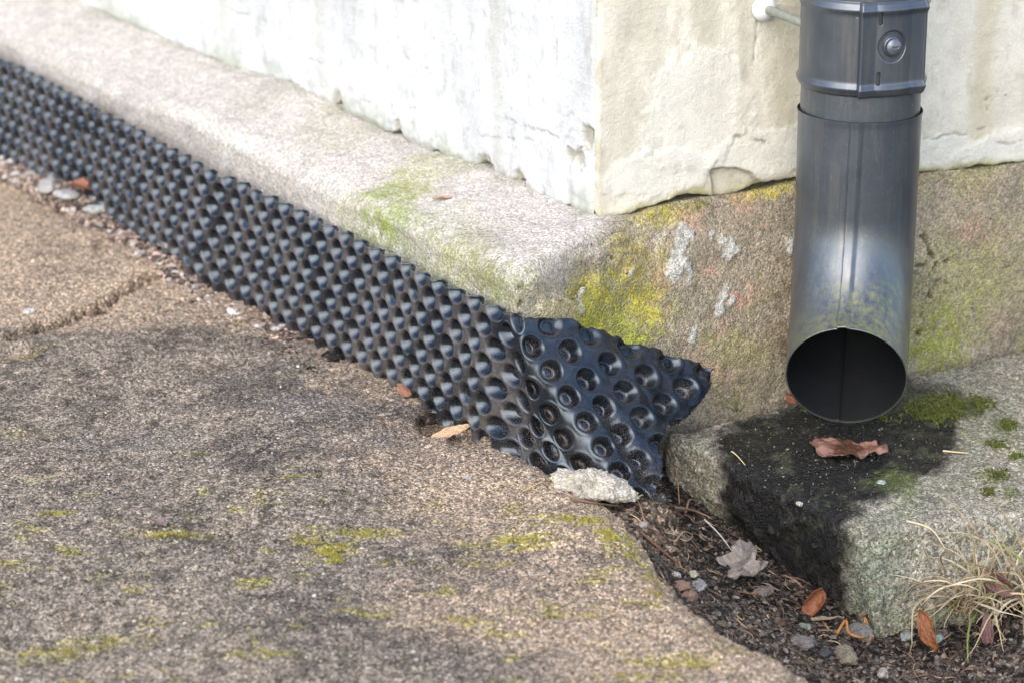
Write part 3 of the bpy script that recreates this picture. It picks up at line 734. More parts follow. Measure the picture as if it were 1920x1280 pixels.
# ------------------------------------------------------------------ dimpled membrane
def membrane():
    AS, HR = .0275, .0166
    top0 = -.6455
    # plan of the strip: follows the plinth with a slight kink
    base = O + nl * .016
    def strip_pt(q, w_):
        s = -q * AS
        g = np.interp(s, [0, .3, .44, .48, .53, .60, .8, 1.2, 2.0], [0, .001, .004, .006, .014, .014, .010, .008, .008])
        x = base[None] + dl[None] * s[:, None] + nl[None] * g[:, None]
        x = x.copy()
        topz = top0 + np.interp(s, [0, .25, .44, .50, .56, .9, 1.3, 2], [.0, .0, .0015, .002, .006, .008, .009, .009])
        x[:, 2] = topz - w_ * HR
        return x
    WB = 7.6
    ctl_q = np.array([-3, -2, -1, 0, .8, 1.75, 3.3, 4.35, 5.6])
    rows = []
    tops = [(950, 590, 2.008), (984, 608, 2.000), (1050, 612, 2.022), (1165, 648, 2.055), (1243, 676, 2.075), (1333, 704, 2.092)]
    mids = [(953, 722, 2.003), (985, 745, 1.988), (1045, 760, 1.985), (1153, 789, 1.997), (1229, 810, 2.013), (1319, 834, 2.032)]
    bots = [(950, 866, 1.992), (985, 886, 1.980), (1035, 908, 1.966), (1142, 944, 1.948), (1218, 963, 1.944), (1308, 987, 1.955)]
    for wv, arr in ((0, tops), (3.5, mids), (WB, bots)):
        L = [strip_pt(np.array([q]), wv)[0] for q in (-3, -2, -1)]
        L += [ony(*a_) for a_ in arr]
        rows.append(np.array(L))
    def cub(xk, Y, x):
        m = np.zeros_like(Y); h = np.diff(xk); dd = np.diff(Y, axis=0) / h[:, None]
        m[1:-1] = (dd[:-1] * h[1:, None] + dd[1:] * h[:-1, None]) / (h[1:] + h[:-1])[:, None]
        m[0] = dd[0]; m[-1] = dd[-1]
        i = np.clip(np.searchsorted(xk, x) - 1, 0, len(xk) - 2); t = (x - xk[i]) / h[i]
        t = t[:, None]; hh = h[i][:, None]
        return (2 * t**3 - 3 * t**2 + 1) * Y[i] + (t**3 - 2 * t**2 + t) * hh * m[i] + (-2 * t**3 + 3 * t**2) * Y[i + 1] + (t**3 - t**2) * hh * m[i + 1]
    qs = np.concatenate([np.arange(-62, -24, .075), np.arange(-24, -8, .05), np.arange(-8, 5.75, .03)])
    ws = np.arange(-.45, WB, .050)
    P = np.zeros((len(ws), len(qs), 3))
    sp_ = qs < -2.0
    T, Mm, B = (cub(ctl_q, r_, np.clip(qs, -3, 5.75)) for r_ in rows)
    for j, w_ in enumerate(ws):
        l0 = (w_ - 3.5) * (w_ - WB) / (3.5 * WB); l1 = w_ * (w_ - WB) / (3.5 * (3.5 - WB)); l2 = w_ * (w_ - 3.5) / (WB * (WB - 3.5))
        pan = T * l0 + Mm * l1 + B * l2
        st = strip_pt(qs, w_)
        k = smooth(-2.9, -2.0, qs)[:, None]
        P[j] = st * (1 - k) + pan * k
    Qq, Ww = np.meshgrid(qs, ws)
    N = normals(P)
    if N[50, 20] @ nl < 0: N = -N
    # broad waves and crumple
    soft = smooth(-1, 1.5, Qq)
    D = .0020 * fbm(P, .07, 3, 501) + soft * .0022 * fbm(P, .035, 3, 511)
    # raised diagonal fold of the loose end
    fx, fy = Qq - (.30 + Ww * .5), Ww
    D = D + smooth(0, .8, Qq) * (.0042 * np.where(fx < 0, np.exp(-(fx / .5) ** 2), np.exp(-(fx / 1.0) ** 2)) * smooth(-.5, 1.5, Ww)) 
    D = D - .011 * smooth(0, 1.4, -fx) * smooth(-.9, .8, Qq) * smooth(.5, 5, Ww)
    valley = np.exp(-((Qq - (3.45 + (Ww - 4) * .45)) / .30) ** 2) * smooth(2.6, 3.8, Ww) * smooth(7.6, 6.4, Ww)
    D = D - .008 * valley + .004 * valley * fbm(P, .012, 3, 521)
    # dimples
    ri = np.round(Ww); rng_ = range(-1, 9)
    dep = np.zeros_like(D); rimm = np.zeros_like(D)
    for row in rng_:
        o_ = 0 if row % 2 else .5
        ci = np.round(Qq - o_) + o_
        jx = .05 * vnoise(np.stack([ci, Qq * 0 + row, Qq * 0], -1), 1.0, 5) * soft
        dx = (Qq - ci - jx) * AS; dy = (Ww - row) * HR
        r = np.hypot(dx, dy)
        R0 = lerp(.0110, .0084, soft); R1 = lerp(.0044, .0050, soft)
        lin = np.clip((R0 - r) / (R0 - R1), 0, 1)
        cone = np.minimum(np.where(lin < .12, lin ** 2 / .24, lin - .06) / .94, 1)
        q2 = np.clip(1 - (r / R0) ** 2, 0, 1); bowl = np.where(q2 < .15, q2 ** 2 / .3, q2 - .075) / .925
        prof = lerp(bowl, cone, soft)
        crush = 1 - .40 * (1 - soft) * smooth(.45, .9, vnoise(np.stack([ci * 1.0, Qq * 0 + row, Qq * 0 + 7], -1), .71, 25)) - .55 * soft * smooth(.2, .9, vnoise(np.stack([ci * 1.0, Qq * 0 + row, Qq * 0 + 3], -1), .83, 15)) - .35 * valley
        dsz = prof * lerp(.0086, .0098, soft) * crush * (1 - .5 * soft * (row <= 0))
        disc = smooth(.0034, .0026, r) * .0007
        dep = np.maximum(dep, dsz - disc * 0 + disc * -1 * (prof > .9))
        rimm = np.maximum(rimm, np.exp(-((r - .0098) / .0014) ** 2))
    P2 = P + N * (D - dep + .0005 * rimm)[..., None]
    # frayed top cut
    fr = smooth(.5, 0, Ww + .2)
    P2[..., 2] += fr * (.0012 * vnoise(P, .005, 531) + .0010 * fbm(P, .03, 2, 532))
    # outline of the torn end
    qmax = np.interp(Ww, [-.3, .3, 1.0, 1.6, 2.1, 2.6, 3.0, 4.5, 6.0, 7.0, 7.6], [5.66, 5.62, 5.52, 5.38, 5.25, 5.0, 4.62, 4.57, 4.66, 4.95, 4.90]) + .03 * fbm(P, .012, 3, 541)
    keep = Qq < qmax
    wmin = -.1 + np.interp(Qq, [-70, 0, 1, 5], [.1, .05, -.26, -.28]) + .05 * fbm(P, .02, 3, 542)
    keep &= Ww > wmin
    keep &= Ww < WB - .9 * smooth(-1.5, .3, Qq) * 0
    k = keep[:-1, :-1] & keep[1:, 1:] & keep[:-1, 1:] & keep[1:, :-1]
    # dust: flats of the strip, grit in the cups
    flat = smooth(.0030, .0006, dep)
    dust = flat * (.9 - .72 * smooth(-1.0, 1.5, Qq)) * smooth(-.3, 1.0, fbm(P, .03, 4, 551) + .5)
    cup = smooth(.002, .006, dep) * (.2 + .8 * soft) 
    low = smooth(3, 6.5, Ww)
    grit = np.clip(cup * .9 * smooth(-.5, .6, fbm(P, .03, 3, 561)) + low * .4 + soft * .05, 0, 1)
    grit = np.clip(grit * .55 + valley * .8, 0, 1)
    disc_ = smooth(lerp(.0080, .0092, soft), lerp(.0084, .0095, soft), dep) * (.4 + .5 * soft); col = np.stack([np.maximum(dust, disc_), grit, dust * 0], -1)
    f = gridf(len(ws), len(qs), keep=k)
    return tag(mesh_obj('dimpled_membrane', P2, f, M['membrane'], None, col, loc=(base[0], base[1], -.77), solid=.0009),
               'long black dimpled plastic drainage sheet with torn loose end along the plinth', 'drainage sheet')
membrane()

# ------------------------------------------------------------------ downpipe
AX = np.array([.2856, 2.137, 0.])
dp = empty('downpipe', (AX[0], AX[1], -.76))
tag(dp, 'dark grey metal downpipe with open elbow above the wet concrete slab', 'downpipe')
PHI = math.radians(9)
HD = np.array([-math.sin(PHI), -math.cos(PHI), 0])         # where the elbow points
def ring(c, a1, a2, th, r):
    return c + (np.cos(th)[..., None] * a1 + np.sin(th)[..., None] * a2) * r[..., None]
NTH = 720
th = np.linspace(0, 2 * math.pi, NTH, endpoint=False)      # th=0 faces along HD (to the camera)
SIDE = np.cross(HD, [0, 0, 1.])                            # to the left seen from the camera? sign fixed below
if SIDE[0] < 0: SIDE = -SIDE                               # +: right in the picture
def angle_at(px):                                          # angle of a frontal picture column on the pipe
    x = (px - 1612) / 115.0; base = math.atan2((0 - AX[0]), (0 - AX[1]) * -1)
    # view azimuth
    v = -AX / np.linalg.norm(AX); va = math.atan2(v @ SIDE, v @ HD)
    return va + math.asin(max(-1, min(1, x)))
def tube(name, frames, rfun, parent=dp, thick=.0011, cols=None, close_in=True, mat='pipe'):
    """frames: list of (centre, a1, a2, t) ; outer and inner skins joined at the ends"""
    n = len(frames); out = []; inn = []
    for c, a1, a2, t in frames:
        ro, rin = rfun(th, t)
        out.append(ring(c, a1, a2, th, ro)); inn.append(ring(c, a1, a2, th, rin))
    P = np.concatenate([np.array(out), np.array(inn)[::-1]], 0)
    P = np.concatenate([P, P[:1]], 0)
    tt = np.array([f_[3] for f_ in frames]); tt = np.concatenate([tt, tt[::-1], tt[:1]])
    col = np.zeros(P.shape)
    if cols is not None: col = cols(P, tt[:, None] + 0 * th[None])
    return mesh_obj(name, P, gridf(P.shape[0], NTH, wrap=True), M[mat], parent, col, loc=(AX[0], AX[1], P[..., 2].min()))
def straight(z0, z1, n):
    return [(np.array([AX[0], AX[1], z]), HD, SIDE, z) for z in np.linspace(z0, z1, n)]
SEAM = angle_at(1597)
def wrapd(a_): return (a_ + math.pi) % (2 * math.pi) - math.pi
# upper pipe
def r_up(t_, z):
    return .0490 + 0 * t_, .0479 + 0 * t_
tube('pipe', straight(-.530, -.40, 60) + straight(-.39, 1.4, 12), r_up, cols=lambda P, t: np.stack([0 * t + .10, 0 * t + 1, 0 * t], -1))
# elbow
Rb, BEND = .130, math.radians(70)
zb = -.5906
fr = []
for z in np.linspace(-.5095, zb, 46): fr.append((np.array([AX[0], AX[1], z]), HD, SIDE, (z + .5095) * -1))
for a_ in np.linspace(0, BEND, 90)[1:]:
    c = np.array([AX[0], AX[1], zb]) + HD * Rb * (1 - math.cos(a_)) + np.array([0, 0, -1]) * Rb * math.sin(a_)
    a1 = HD * math.cos(a_) + np.array([0, 0, 1]) * math.sin(a_)
    fr.append((c, a1, SIDE, .0811 + Rb * a_))
TT = fr[-1][3]
def r_el(t_, s):
    k = s / TT
    r = .0507 - .0014 * k + 0 * t_
    d = wrapd(t_ - (SEAM - .02 * k * 3))
    step = smooth(-.006, .001, d) * smooth(.22, .12, d)
    r = r + .0015 * step - .0005 * np.exp(-((d + .012) / .008) ** 2)
    r = r + .0006 * math.exp(-(s / .004) ** 2)
    rin = r - .0012
    d2 = wrapd(t_ - math.pi - .12); rin = rin - .0016 * np.exp(-(d2 / .035) ** 2)
    return r, rin
def c_el(P, s):
    k = s / TT
    n = fbm(P, .03, 4, 601)
    al = smooth(.55, .95, k + .22 * n) * .95 + .12 * smooth(.2, .5, k)
    rightish = smooth(-.05, .03, (P - AX) @ SIDE)
    al = np.clip(al * (.55 + .65 * rightish), 0, 1)
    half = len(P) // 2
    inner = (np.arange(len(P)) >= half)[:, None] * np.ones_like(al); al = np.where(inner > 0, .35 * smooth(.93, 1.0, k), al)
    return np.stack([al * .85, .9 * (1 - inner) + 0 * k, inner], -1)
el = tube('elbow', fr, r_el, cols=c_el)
# clamp: band with beads, a raised front plate, slots and a pressed boss
zc0, zc1 = -.489, -.412
TA, TB = angle_at(1608), angle_at(1712)
NC = 1100; thc = np.linspace(0, 2 * math.pi, NC, endpoint=False)
zs = np.linspace(zc0, zc1, 190)
TH, ZZ = np.meshgrid(thc, zs)
dA = wrapd(TH - TA); dB = wrapd(TH - TB)
inpl = smooth(-.03, .03, dA) * smooth(.012, -.012, dB)
rc = .0508 + 0 * TH
mid = (TA + TB) / 2; hw_ = (TB - TA) / 2
flat = .0548 * math.cos(hw_ * .92) / np.cos(np.clip(wrapd(TH - mid), -hw_ * 1.05, hw_ * 1.05))
rc = rc + inpl * (np.clip(flat, .0505, .0560) - rc + .0010)
bead = np.exp(-((ZZ - (zc0 + .0065)) / .0028) ** 2) + np.exp(-((ZZ - (zc1 - .0065)) / .0028) ** 2)
rc = rc + .0019 * bead
rc = rc + .0010 * np.exp(-(dB / .02) ** 2)
rc = rc - .0018 * smooth(.0025, 0, ZZ - zc0) - .0018 * smooth(.0025, 0, zc1 - ZZ)
zm = (zc0 + zc1) / 2
def pos_on(px, py):          # angle and height for a picture point on the plate
    a_ = angle_at(px); p = AX + (HD * math.cos(a_) + SIDE * math.sin(a_)) * .054
    return a_, ony(px, py, p[1])[2]
ta, za = pos_on(1665, 89)
bx = wrapd(TH - ta) * .054; by = ZZ - za; br_ = np.hypot(bx, by)
rc = rc - .0022 * smooth(.0135, .0122, br_) + .0022 * smooth(.0085, .0070, br_)
Pc = np.array([AX[0], AX[1], 0]) + (np.cos(TH)[..., None] * HD + np.sin(TH)[..., None] * SIDE) * rc[..., None]
Pc[..., 2] = ZZ
keep = np.ones(TH.shape, bool)
for px, py in ((1642, 37), (1642, 150)):
    t0, z0_ = pos_on(px, py)
    ux = np.abs(wrapd(TH - t0) * .054); uz = np.maximum(np.abs(ZZ - z0_) - .0036, 0)
    keep &= np.hypot(ux, uz) > .0017
kk = keep[:-1] & keep[1:]; kk = kk & np.roll(kk, -1, 1)
fc = gridf(len(zs), NC, keep=kk, wrap=True)
cl = mesh_obj('pipe_clamp', Pc, fc, M['pipe'], dp, np.stack([0 * TH, 0 * TH + .3, 0 * TH], -1), loc=(AX[0], AX[1], zc0), solid=.0010)
# dark grime behind the slots
# screw: domed head with a slot
def dome_pts(r0, hgt, n=40, nr_=18, slot=True):
    V = []
    for i in range(nr_):
        rr = r0 * i / (nr_ - 1)
        for j in range(n):
            a_ = 2 * math.pi * j / n
            x, y = rr * math.cos(a_), rr * math.sin(a_)
            z = hgt * math.sqrt(max(0, 1 - (rr / r0) ** 2 * .98))
            if slot and abs(y) < r0 * .13 and abs(x) < r0 * .42: z -= hgt * .55
            V.append((x, y, z))
    V = np.array(V).reshape(nr_, n, 3); return V
pa = AX + (HD * math.cos(ta) + SIDE * math.sin(ta)) * .0545; pa = pa.copy(); pa[2] = za
nn = (HD * math.cos(ta) + SIDE * math.sin(ta)); tt_ = np.cross([0, 0, 1.], nn)
V = dome_pts(.0066, .0034, 96, 40)
Vw = pa + V[..., 0:1] * tt_ + V[..., 1:2] * np.array([0, 0, 1.]) + (V[..., 2:3] - .0010) * nn
sc = mesh_obj('screw', Vw, gridf(40, 96, wrap=True), M['screw'], cl, None, loc=tuple(pa))
sc.location = Vector(pa) - Vector((AX[0], AX[1], zc0))
# rod and rosette
wp = onpl(1430, 15, C, nr)
def cyl(name, p0, p1, r, mat, parent, n=32, rings=8):
    p0 = np.asarray(p0, float); p1 = np.asarray(p1, float); d = p1 - p0; d /= np.linalg.norm(d)
    a1 = np.cross(d, [0, 0, 1.]); a1 /= np.linalg.norm(a1); a2 = np.cross(d, a1)
    t_ = np.linspace(0, 2 * math.pi, n, endpoint=False)
    P = np.array([p0 + (p1 - p0) * k + (np.cos(t_)[:, None] * a1 + np.sin(t_)[:, None] * a2) * r * (1 if 0 < k < 1 else .9) for k in [0, .02] + list(np.linspace(.04, .96, rings)) + [.98, 1]])
    P = np.concatenate([np.broadcast_to(p0, P[:1].shape), P, np.broadcast_to(p1, P[:1].shape)], 0)
    return mesh_obj(name, P, gridf(P.shape[0], n, wrap=True), M[mat], parent, np.zeros(P.shape) + .1, loc=p0)
cyl('bracket_rod', wp - nr * .01, wp + nr * .095, .0037, 'zinc', dp)
V = dome_pts(.0112, .010, 48, 20, False)
t2 = np.cross([0, 0, 1.], nr)
Vw = wp + nr * .001 + V[..., 0:1] * t2 + V[..., 1:2] * np.array([0, 0, 1.]) + V[..., 2:3] * nr
mesh_obj('wall_collar', Vw, gridf(20, 48, wrap=True), M['white_plastic'], dp, None, loc=wp)

# ------------------------------------------------------------------ loose things
def surf_ground(x, y):
    P1 = np.array([[x, y, 0.]]); return None
from mathutils.bvhtree import BVHTree
def bvh(o):
    me = o.data; M_ = Matrix.Translation(o.location)
    return BVHTree.FromPolygons([tuple(M_ @ v.co) for v in me.vertices], [tuple(p.vertices) for p in me.polygons])
TREES = {n: bvh(bpy.data.objects[n]) for n in ('path', 'soil', 'concrete_slab', 'stone_plinth')}
def hit(px, py, names=('path', 'soil', 'concrete_slab', 'stone_plinth')):
    d = Vector(ray(px, py)).normalized(); best = None
    for n in names:
        h = TREES[n].ray_cast(Vector((0, 0, 0)), d)
        if h[0] is not None and (best is None or h[3] < best[3]): best = h
    return best
def down(x, y, names=('path', 'soil', 'concrete_slab')):
    best = None
    for n in names:
        h = TREES[n].ray_cast(Vector((x, y, -.3)), Vector((0, 0, -1)))
        if h[0] is not None and (best is None or h[0].z > best.z): best = h[0]
    return best

def stone(name, p, r, col, label, cat='stone', seed=1, rough=.3, group=None, rot=0, mat='stone', sub=4, sink=.25):
    import bmesh
    bm = bmesh.new(); bmesh.ops.create_icosphere(bm, subdivisions=sub, radius=1)
    V = np.array([v.co[:] for v in bm.verts]); Fc = np.array([[v.index for v in f.verts] for f in bm.faces]); bm.free()
    off = V * 1.0 + seed * 7.3
    k = 1 + rough * fbm(off, 1.1, 4, seed) + rough * .35 * fbm(off, .35, 3, seed + 5)
    # facets
    rg = np.random.RandomState(seed)
    for _ in range(9):
        n = rg.normal(size=3); n /= np.linalg.norm(n); h = .72 + .2 * rg.rand()
        pj = (V * k[:, None]) @ n; ex = np.maximum(pj - h, 0); V = V * k[:, None] - ex[:, None] * n * .9; k = np.ones(len(V))
    V = V * np.asarray(r)
    c, s = math.cos(rot), math.sin(rot); V = V @ np.array([[c, s, 0], [-s, c, 0], [0, 0, 1]])
    p = np.array(p, float); p[2] += r[2] * (1 - 2 * sink) 
    W_ = V + p
    col = np.array(col) * .72
    cc = np.zeros(V.shape); cc[:] = col; nz = fbm(W_, max(r) * .5, 4, seed + 9); cc = mixc(cc, np.array(col) * .55, smooth(.1, .8, nz) * .8)
    return tag(mesh_obj(name, W_, Fc, M[mat], None, cc, loc=p), label, cat, group)

def leafmesh(name, p, L, W, ang, label, col, col2=None, up=(0, 0, 1), shape='oval', curl=.0, bend=.0, stalk=True, twist=0, seed=1, cat='leaf', group=None, lift=.0015, nu=44, nv=26):
    """ang: heading of the tip in the surface plane, degrees from +X"""
    u = np.linspace(0, 1, nu); v = np.linspace(-1, 1, nv)
    if shape == 'oval': wd = np.sin(np.pi * u ** .85) ** .75
    elif shape == 'slim': wd = np.sin(np.pi * u ** .7) ** .9
    else: wd = np.sin(np.pi * u ** .8) ** .6 * (.62 + .38 * np.abs(np.cos(u * math.pi * 2.6)))
    wd = np.clip(wd, .02, 1)
    Uu, Vv = np.meshgrid(u, v)
    ed = 1 + .08 * vnoise(np.stack([Uu * 9, Vv * 0 + np.sign(Vv), Uu * 0 + seed], -1), 1., seed)
    X = (Uu - .5) * L; Yl = Vv * wd[None] * W / 2 * ed
    if shape == 'lobed': X = X + np.abs(Vv) ** 1.5 * L * .13 * (Uu - .2)
    # curl across, bend along
    Z = curl * (Yl ** 2) / (W / 2) + bend * ((X / (L / 2)) ** 2) * L / 2 * .5
    if curl > 1.2:
        rad = W / 2 / min(curl, 3); a_ = Yl / rad; Yl = rad * np.sin(a_); Z = rad * (1 - np.cos(a_)) + bend * ((X / (L / 2)) ** 2) * L / 4
    q = np.stack([Uu * 1.0 + seed, Vv * .4, Uu * 0], -1)
    Z = Z + L * .05 * fbm(q, .3, 3, seed) + L * .012 * fbm(q, .07, 3, seed + 1) + .0004 * np.abs(np.sin((Uu * 9 + np.abs(Vv) * 2) * math.pi)) + .0006 * np.exp(-(Vv / .07) ** 2)
    tw = twist * (Uu - .5); Y2 = Yl * np.cos(tw) - Z * np.sin(tw); Z2 = Yl * np.sin(tw) + Z * np.cos(tw)
    n = Vector(up).normalized(); a = math.radians(ang)
    t = Vector((math.cos(a), math.sin(a), 0)); t = (t - n * t.dot(n)).normalized(); b = n.cross(t)
    pp = np.array(p, float) + np.array(n) * lift
    G = pp + X[..., None] * np.array(t) + Y2[..., None] * np.array(b) + Z2[..., None] * np.array(n)
    zmin = (Z2.min()); G = G - np.array(n) * min(0, zmin)
    col = np.array(col) * [.62, .66, .75]; col2 = np.array(col2) * .6 if col2 else None
    c1 = np.zeros(G.shape); c1[:] = col; c2_ = np.array(col2 if col2 is not None else np.array(col) * .5)
    nz = fbm(q, .35, 4, seed + 3) + .5 * fbm(q, .06, 3, seed + 8); c1 = mixc(c1, c2_, smooth(-.1, .6, nz))
    vein = np.maximum(np.exp(-(Vv / .05) ** 2), .6 * smooth(.16, .04, np.abs(((Uu * 7 - np.abs(Vv) * 1.6) % 1) - .5)))
    c1 = mixc(c1, np.array(col) * 1.25, vein * .35)
    o = mesh_obj(name, G, gridf(*Uu.shape), M['leaf'], None, c1, loc=pp, solid=.00035)
    tag(o, label, cat, group)
    if stalk:
        s0 = np.array(G[nv // 2, 0]); pts = [s0 + (-np.array(t)) * k * L * .35 + np.array(b) * .1 * L * (k ** 2) * (1 if seed % 2 else -1) for k in np.linspace(-.1, 1, 6)]
        st = rope('stalk', pts, .0006, np.array(col) * .8, None, None); st.parent = o; st.location = Vector(st.location) - Vector(pp)
    return o
def starleaf(name, p, L, ang, label, col, col2, up=(0, 0, 1), seed=1, curl=.1, radii=None, cat='leaf', lift=.0015):
    n_, m_ = 220, 26
    t = np.linspace(0, 2 * math.pi, n_, endpoint=False)
    ka = np.radians(np.array([r_[0] for r_ in radii] + [radii[0][0] + 360.])); kr = np.array([r_[1] for r_ in radii] + [radii[0][1]])
    r = np.interp((t - ka[0]) % (2 * math.pi) + ka[0], ka, kr)
    r = r + .06 * vnoise(np.stack([np.cos(t) * 2.4, np.sin(t) * 2.4, t * 0 + seed], -1), 1.0, seed + 2) + .05 * vnoise(np.stack([np.cos(t) * 6, np.sin(t) * 6, t * 0 + seed], -1), 1.0, seed)
    q = np.linspace(0, 1, m_)
    X = q[:, None] * (r * np.cos(t))[None] * L / 2; Y = q[:, None] * (r * np.sin(t))[None] * L / 2
    W3 = np.stack([X, Y, X * 0 + seed], -1)
    Z = curl * (X ** 2 + Y ** 2) / (L / 2) + .09 * L * fbm(W3, L * .25, 3, seed) + .02 * L * fbm(W3, L * .07, 3, seed) + .012 * L * np.abs(np.sin(3.5 * t))[None] * q[:, None]
    n = Vector(up).normalized(); a = math.radians(ang)
    tt = Vector((math.cos(a), math.sin(a), 0)); tt = (tt - n * tt.dot(n)).normalized(); b = n.cross(tt)
    pp = np.array(p, float) + np.array(n) * lift
    G = pp + X[..., None] * np.array(tt) + Y[..., None] * np.array(b) + (Z - Z.min())[..., None] * np.array(n)
    col = np.array(col) * .75; col2 = np.array(col2) * .6
    c1 = np.zeros(G.shape); c1[:] = col; c1 = mixc(c1, col2, smooth(-.1, .5, fbm(W3, L * .2, 4, seed + 3)))
    pk = np.array([np.exp(-(((t - k + math.pi) % (2 * math.pi) - math.pi) * 9) ** 2) for k in ka[:-1][kr[:-1] > .7]]).max(0)
    c1 = mixc(c1, np.array(col) * .7, np.clip(pk[None] * (1 - q[:, None] * .6), 0, 1) * .5)
    o = mesh_obj(name, G, gridf(m_, n_, wrap=True), M['leaf'], None, c1, loc=pp, solid=.00035)
    tag(o, label, cat)
    s0 = pp + np.array(tt) * 0; pts = [s0 - np.array(tt) * L * (.3 + .25 * k) + np.array(b) * .05 * L * k * k + np.array(n) * .001 for k in np.linspace(0, 1, 6)]
    st = rope('stalk', pts, .0007, np.array(col) * .8, None, None); st.parent = o; st.location = Vector(st.location) - Vector(pp)
    return o
def rope(name, pts, r, col, label, cat, group=None, n=7, taper=.5, kind=None, mat='twig'):
    pts = np.array(pts, float); d = np.gradient(pts, axis=0); d /= np.linalg.norm(d, axis=1, keepdims=True) + 1e-12
    a1 = np.cross(d, [.3, .2, 1.]); a1 /= np.linalg.norm(a1, axis=1, keepdims=True) + 1e-12; a2 = np.cross(d, a1)
    t_ = np.linspace(0, 2 * math.pi, n, endpoint=False)
    rr = r * np.linspace(1, taper, len(pts))
    P = pts[:, None] + (np.cos(t_)[None, :, None] * a1[:, None] + np.sin(t_)[None, :, None] * a2[:, None]) * rr[:, None, None]
    c = np.zeros(P.shape); c[:] = col
    o = mesh_obj(name, P, gridf(len(pts), n, wrap=True), M[mat], None, c, loc=pts[0])
    return tag(o, label, cat, group, kind)
def curve(pts, n=14):
    pts = np.array(pts, float); t = np.linspace(0, len(pts) - 1, n); out = []
    for x in t:
        i = min(int(x), len(pts) - 2); f_ = x - i
        p0, p1, p2, p3 = pts[max(i - 1, 0)], pts[i], pts[i + 1], pts[min(i + 2, len(pts) - 1)]
        out.append(.5 * (2 * p1 + (p2 - p0) * f_ + (2 * p0 - 5 * p1 + 4 * p2 - p3) * f_**2 + (3 * p1 - p0 - 3 * p2 + p3) * f_**3))
    return np.array(out)
def H(px, py, lift=0, names=('path', 'soil', 'concrete_slab', 'stone_plinth')):
    h = hit(px, py, names); p = np.array(h[0]); p[2] += lift; return p

# mortar lump at the foot of the torn end
def mortar():
    import bmesh
    p0 = onz(1108, 922, Z0 - .004)
    bm = bmesh.new(); bmesh.ops.create_icosphere(bm, subdivisions=6, radius=1)
    V = np.array([v.co[:] for v in bm.verts]); Fc = np.array([[v.index for v in f.verts] for f in bm.faces]); bm.free()
    V = V * [.0385, .016, .0125]
    V = V * [.92, 1.05, .72]; V[:, 2] += .003 * np.interp(V[:, 0], [-.04, -.01, .01, .04], [.6, 0, .9, -2.2])
    q = V + 5
    N_ = V / np.linalg.norm(V / [.0385, .016, .0125], axis=1, keepdims=True); N_ /= np.linalg.norm(N_, axis=1, keepdims=True)
    V = V + N_ * (.0070 * fbm(q, .020, 4, 701, .6) + .0028 * fbm(q, .007, 4, 702, .75))[:, None]
    for pts in ([(-.004, -.02, 0), (-.001, -.006, .01), (.0, .006, .012), (.002, .02, .0)], [(.0, -.008, .01), (.014, -.010, .01), (.026, -.014, .006)]):
        dd = pdist(V, pts) + .0015 * fbm(q, .006, 3, 703); V = V - N_ * (.004 * smooth(.0028, .0004, dd))[:, None]
    a = math.radians(-22); V = V @ np.array([[math.cos(a), math.sin(a), 0], [-math.sin(a), math.cos(a), 0], [0, 0, 1]])
    p = p0 + [0, .006, .003]
    W_ = V + p; col = np.zeros(V.shape); col[:] = (.47, .42, .35)
    col = mixc(col, (.40, .37, .27), smooth(.1, .8, fbm(W_, .012, 4, 704)) * .8)
    col = mixc(col, (.42, .42, .22), smooth(.2, .8, fbm(W_, .02, 4, 705)) * .5)
    tag(mesh_obj('mortar_lump', W_, Fc, M['stone'], None, col, loc=p), 'crumbly pale mortar lump at the foot of the torn sheet end', 'mortar lump')
mortar()

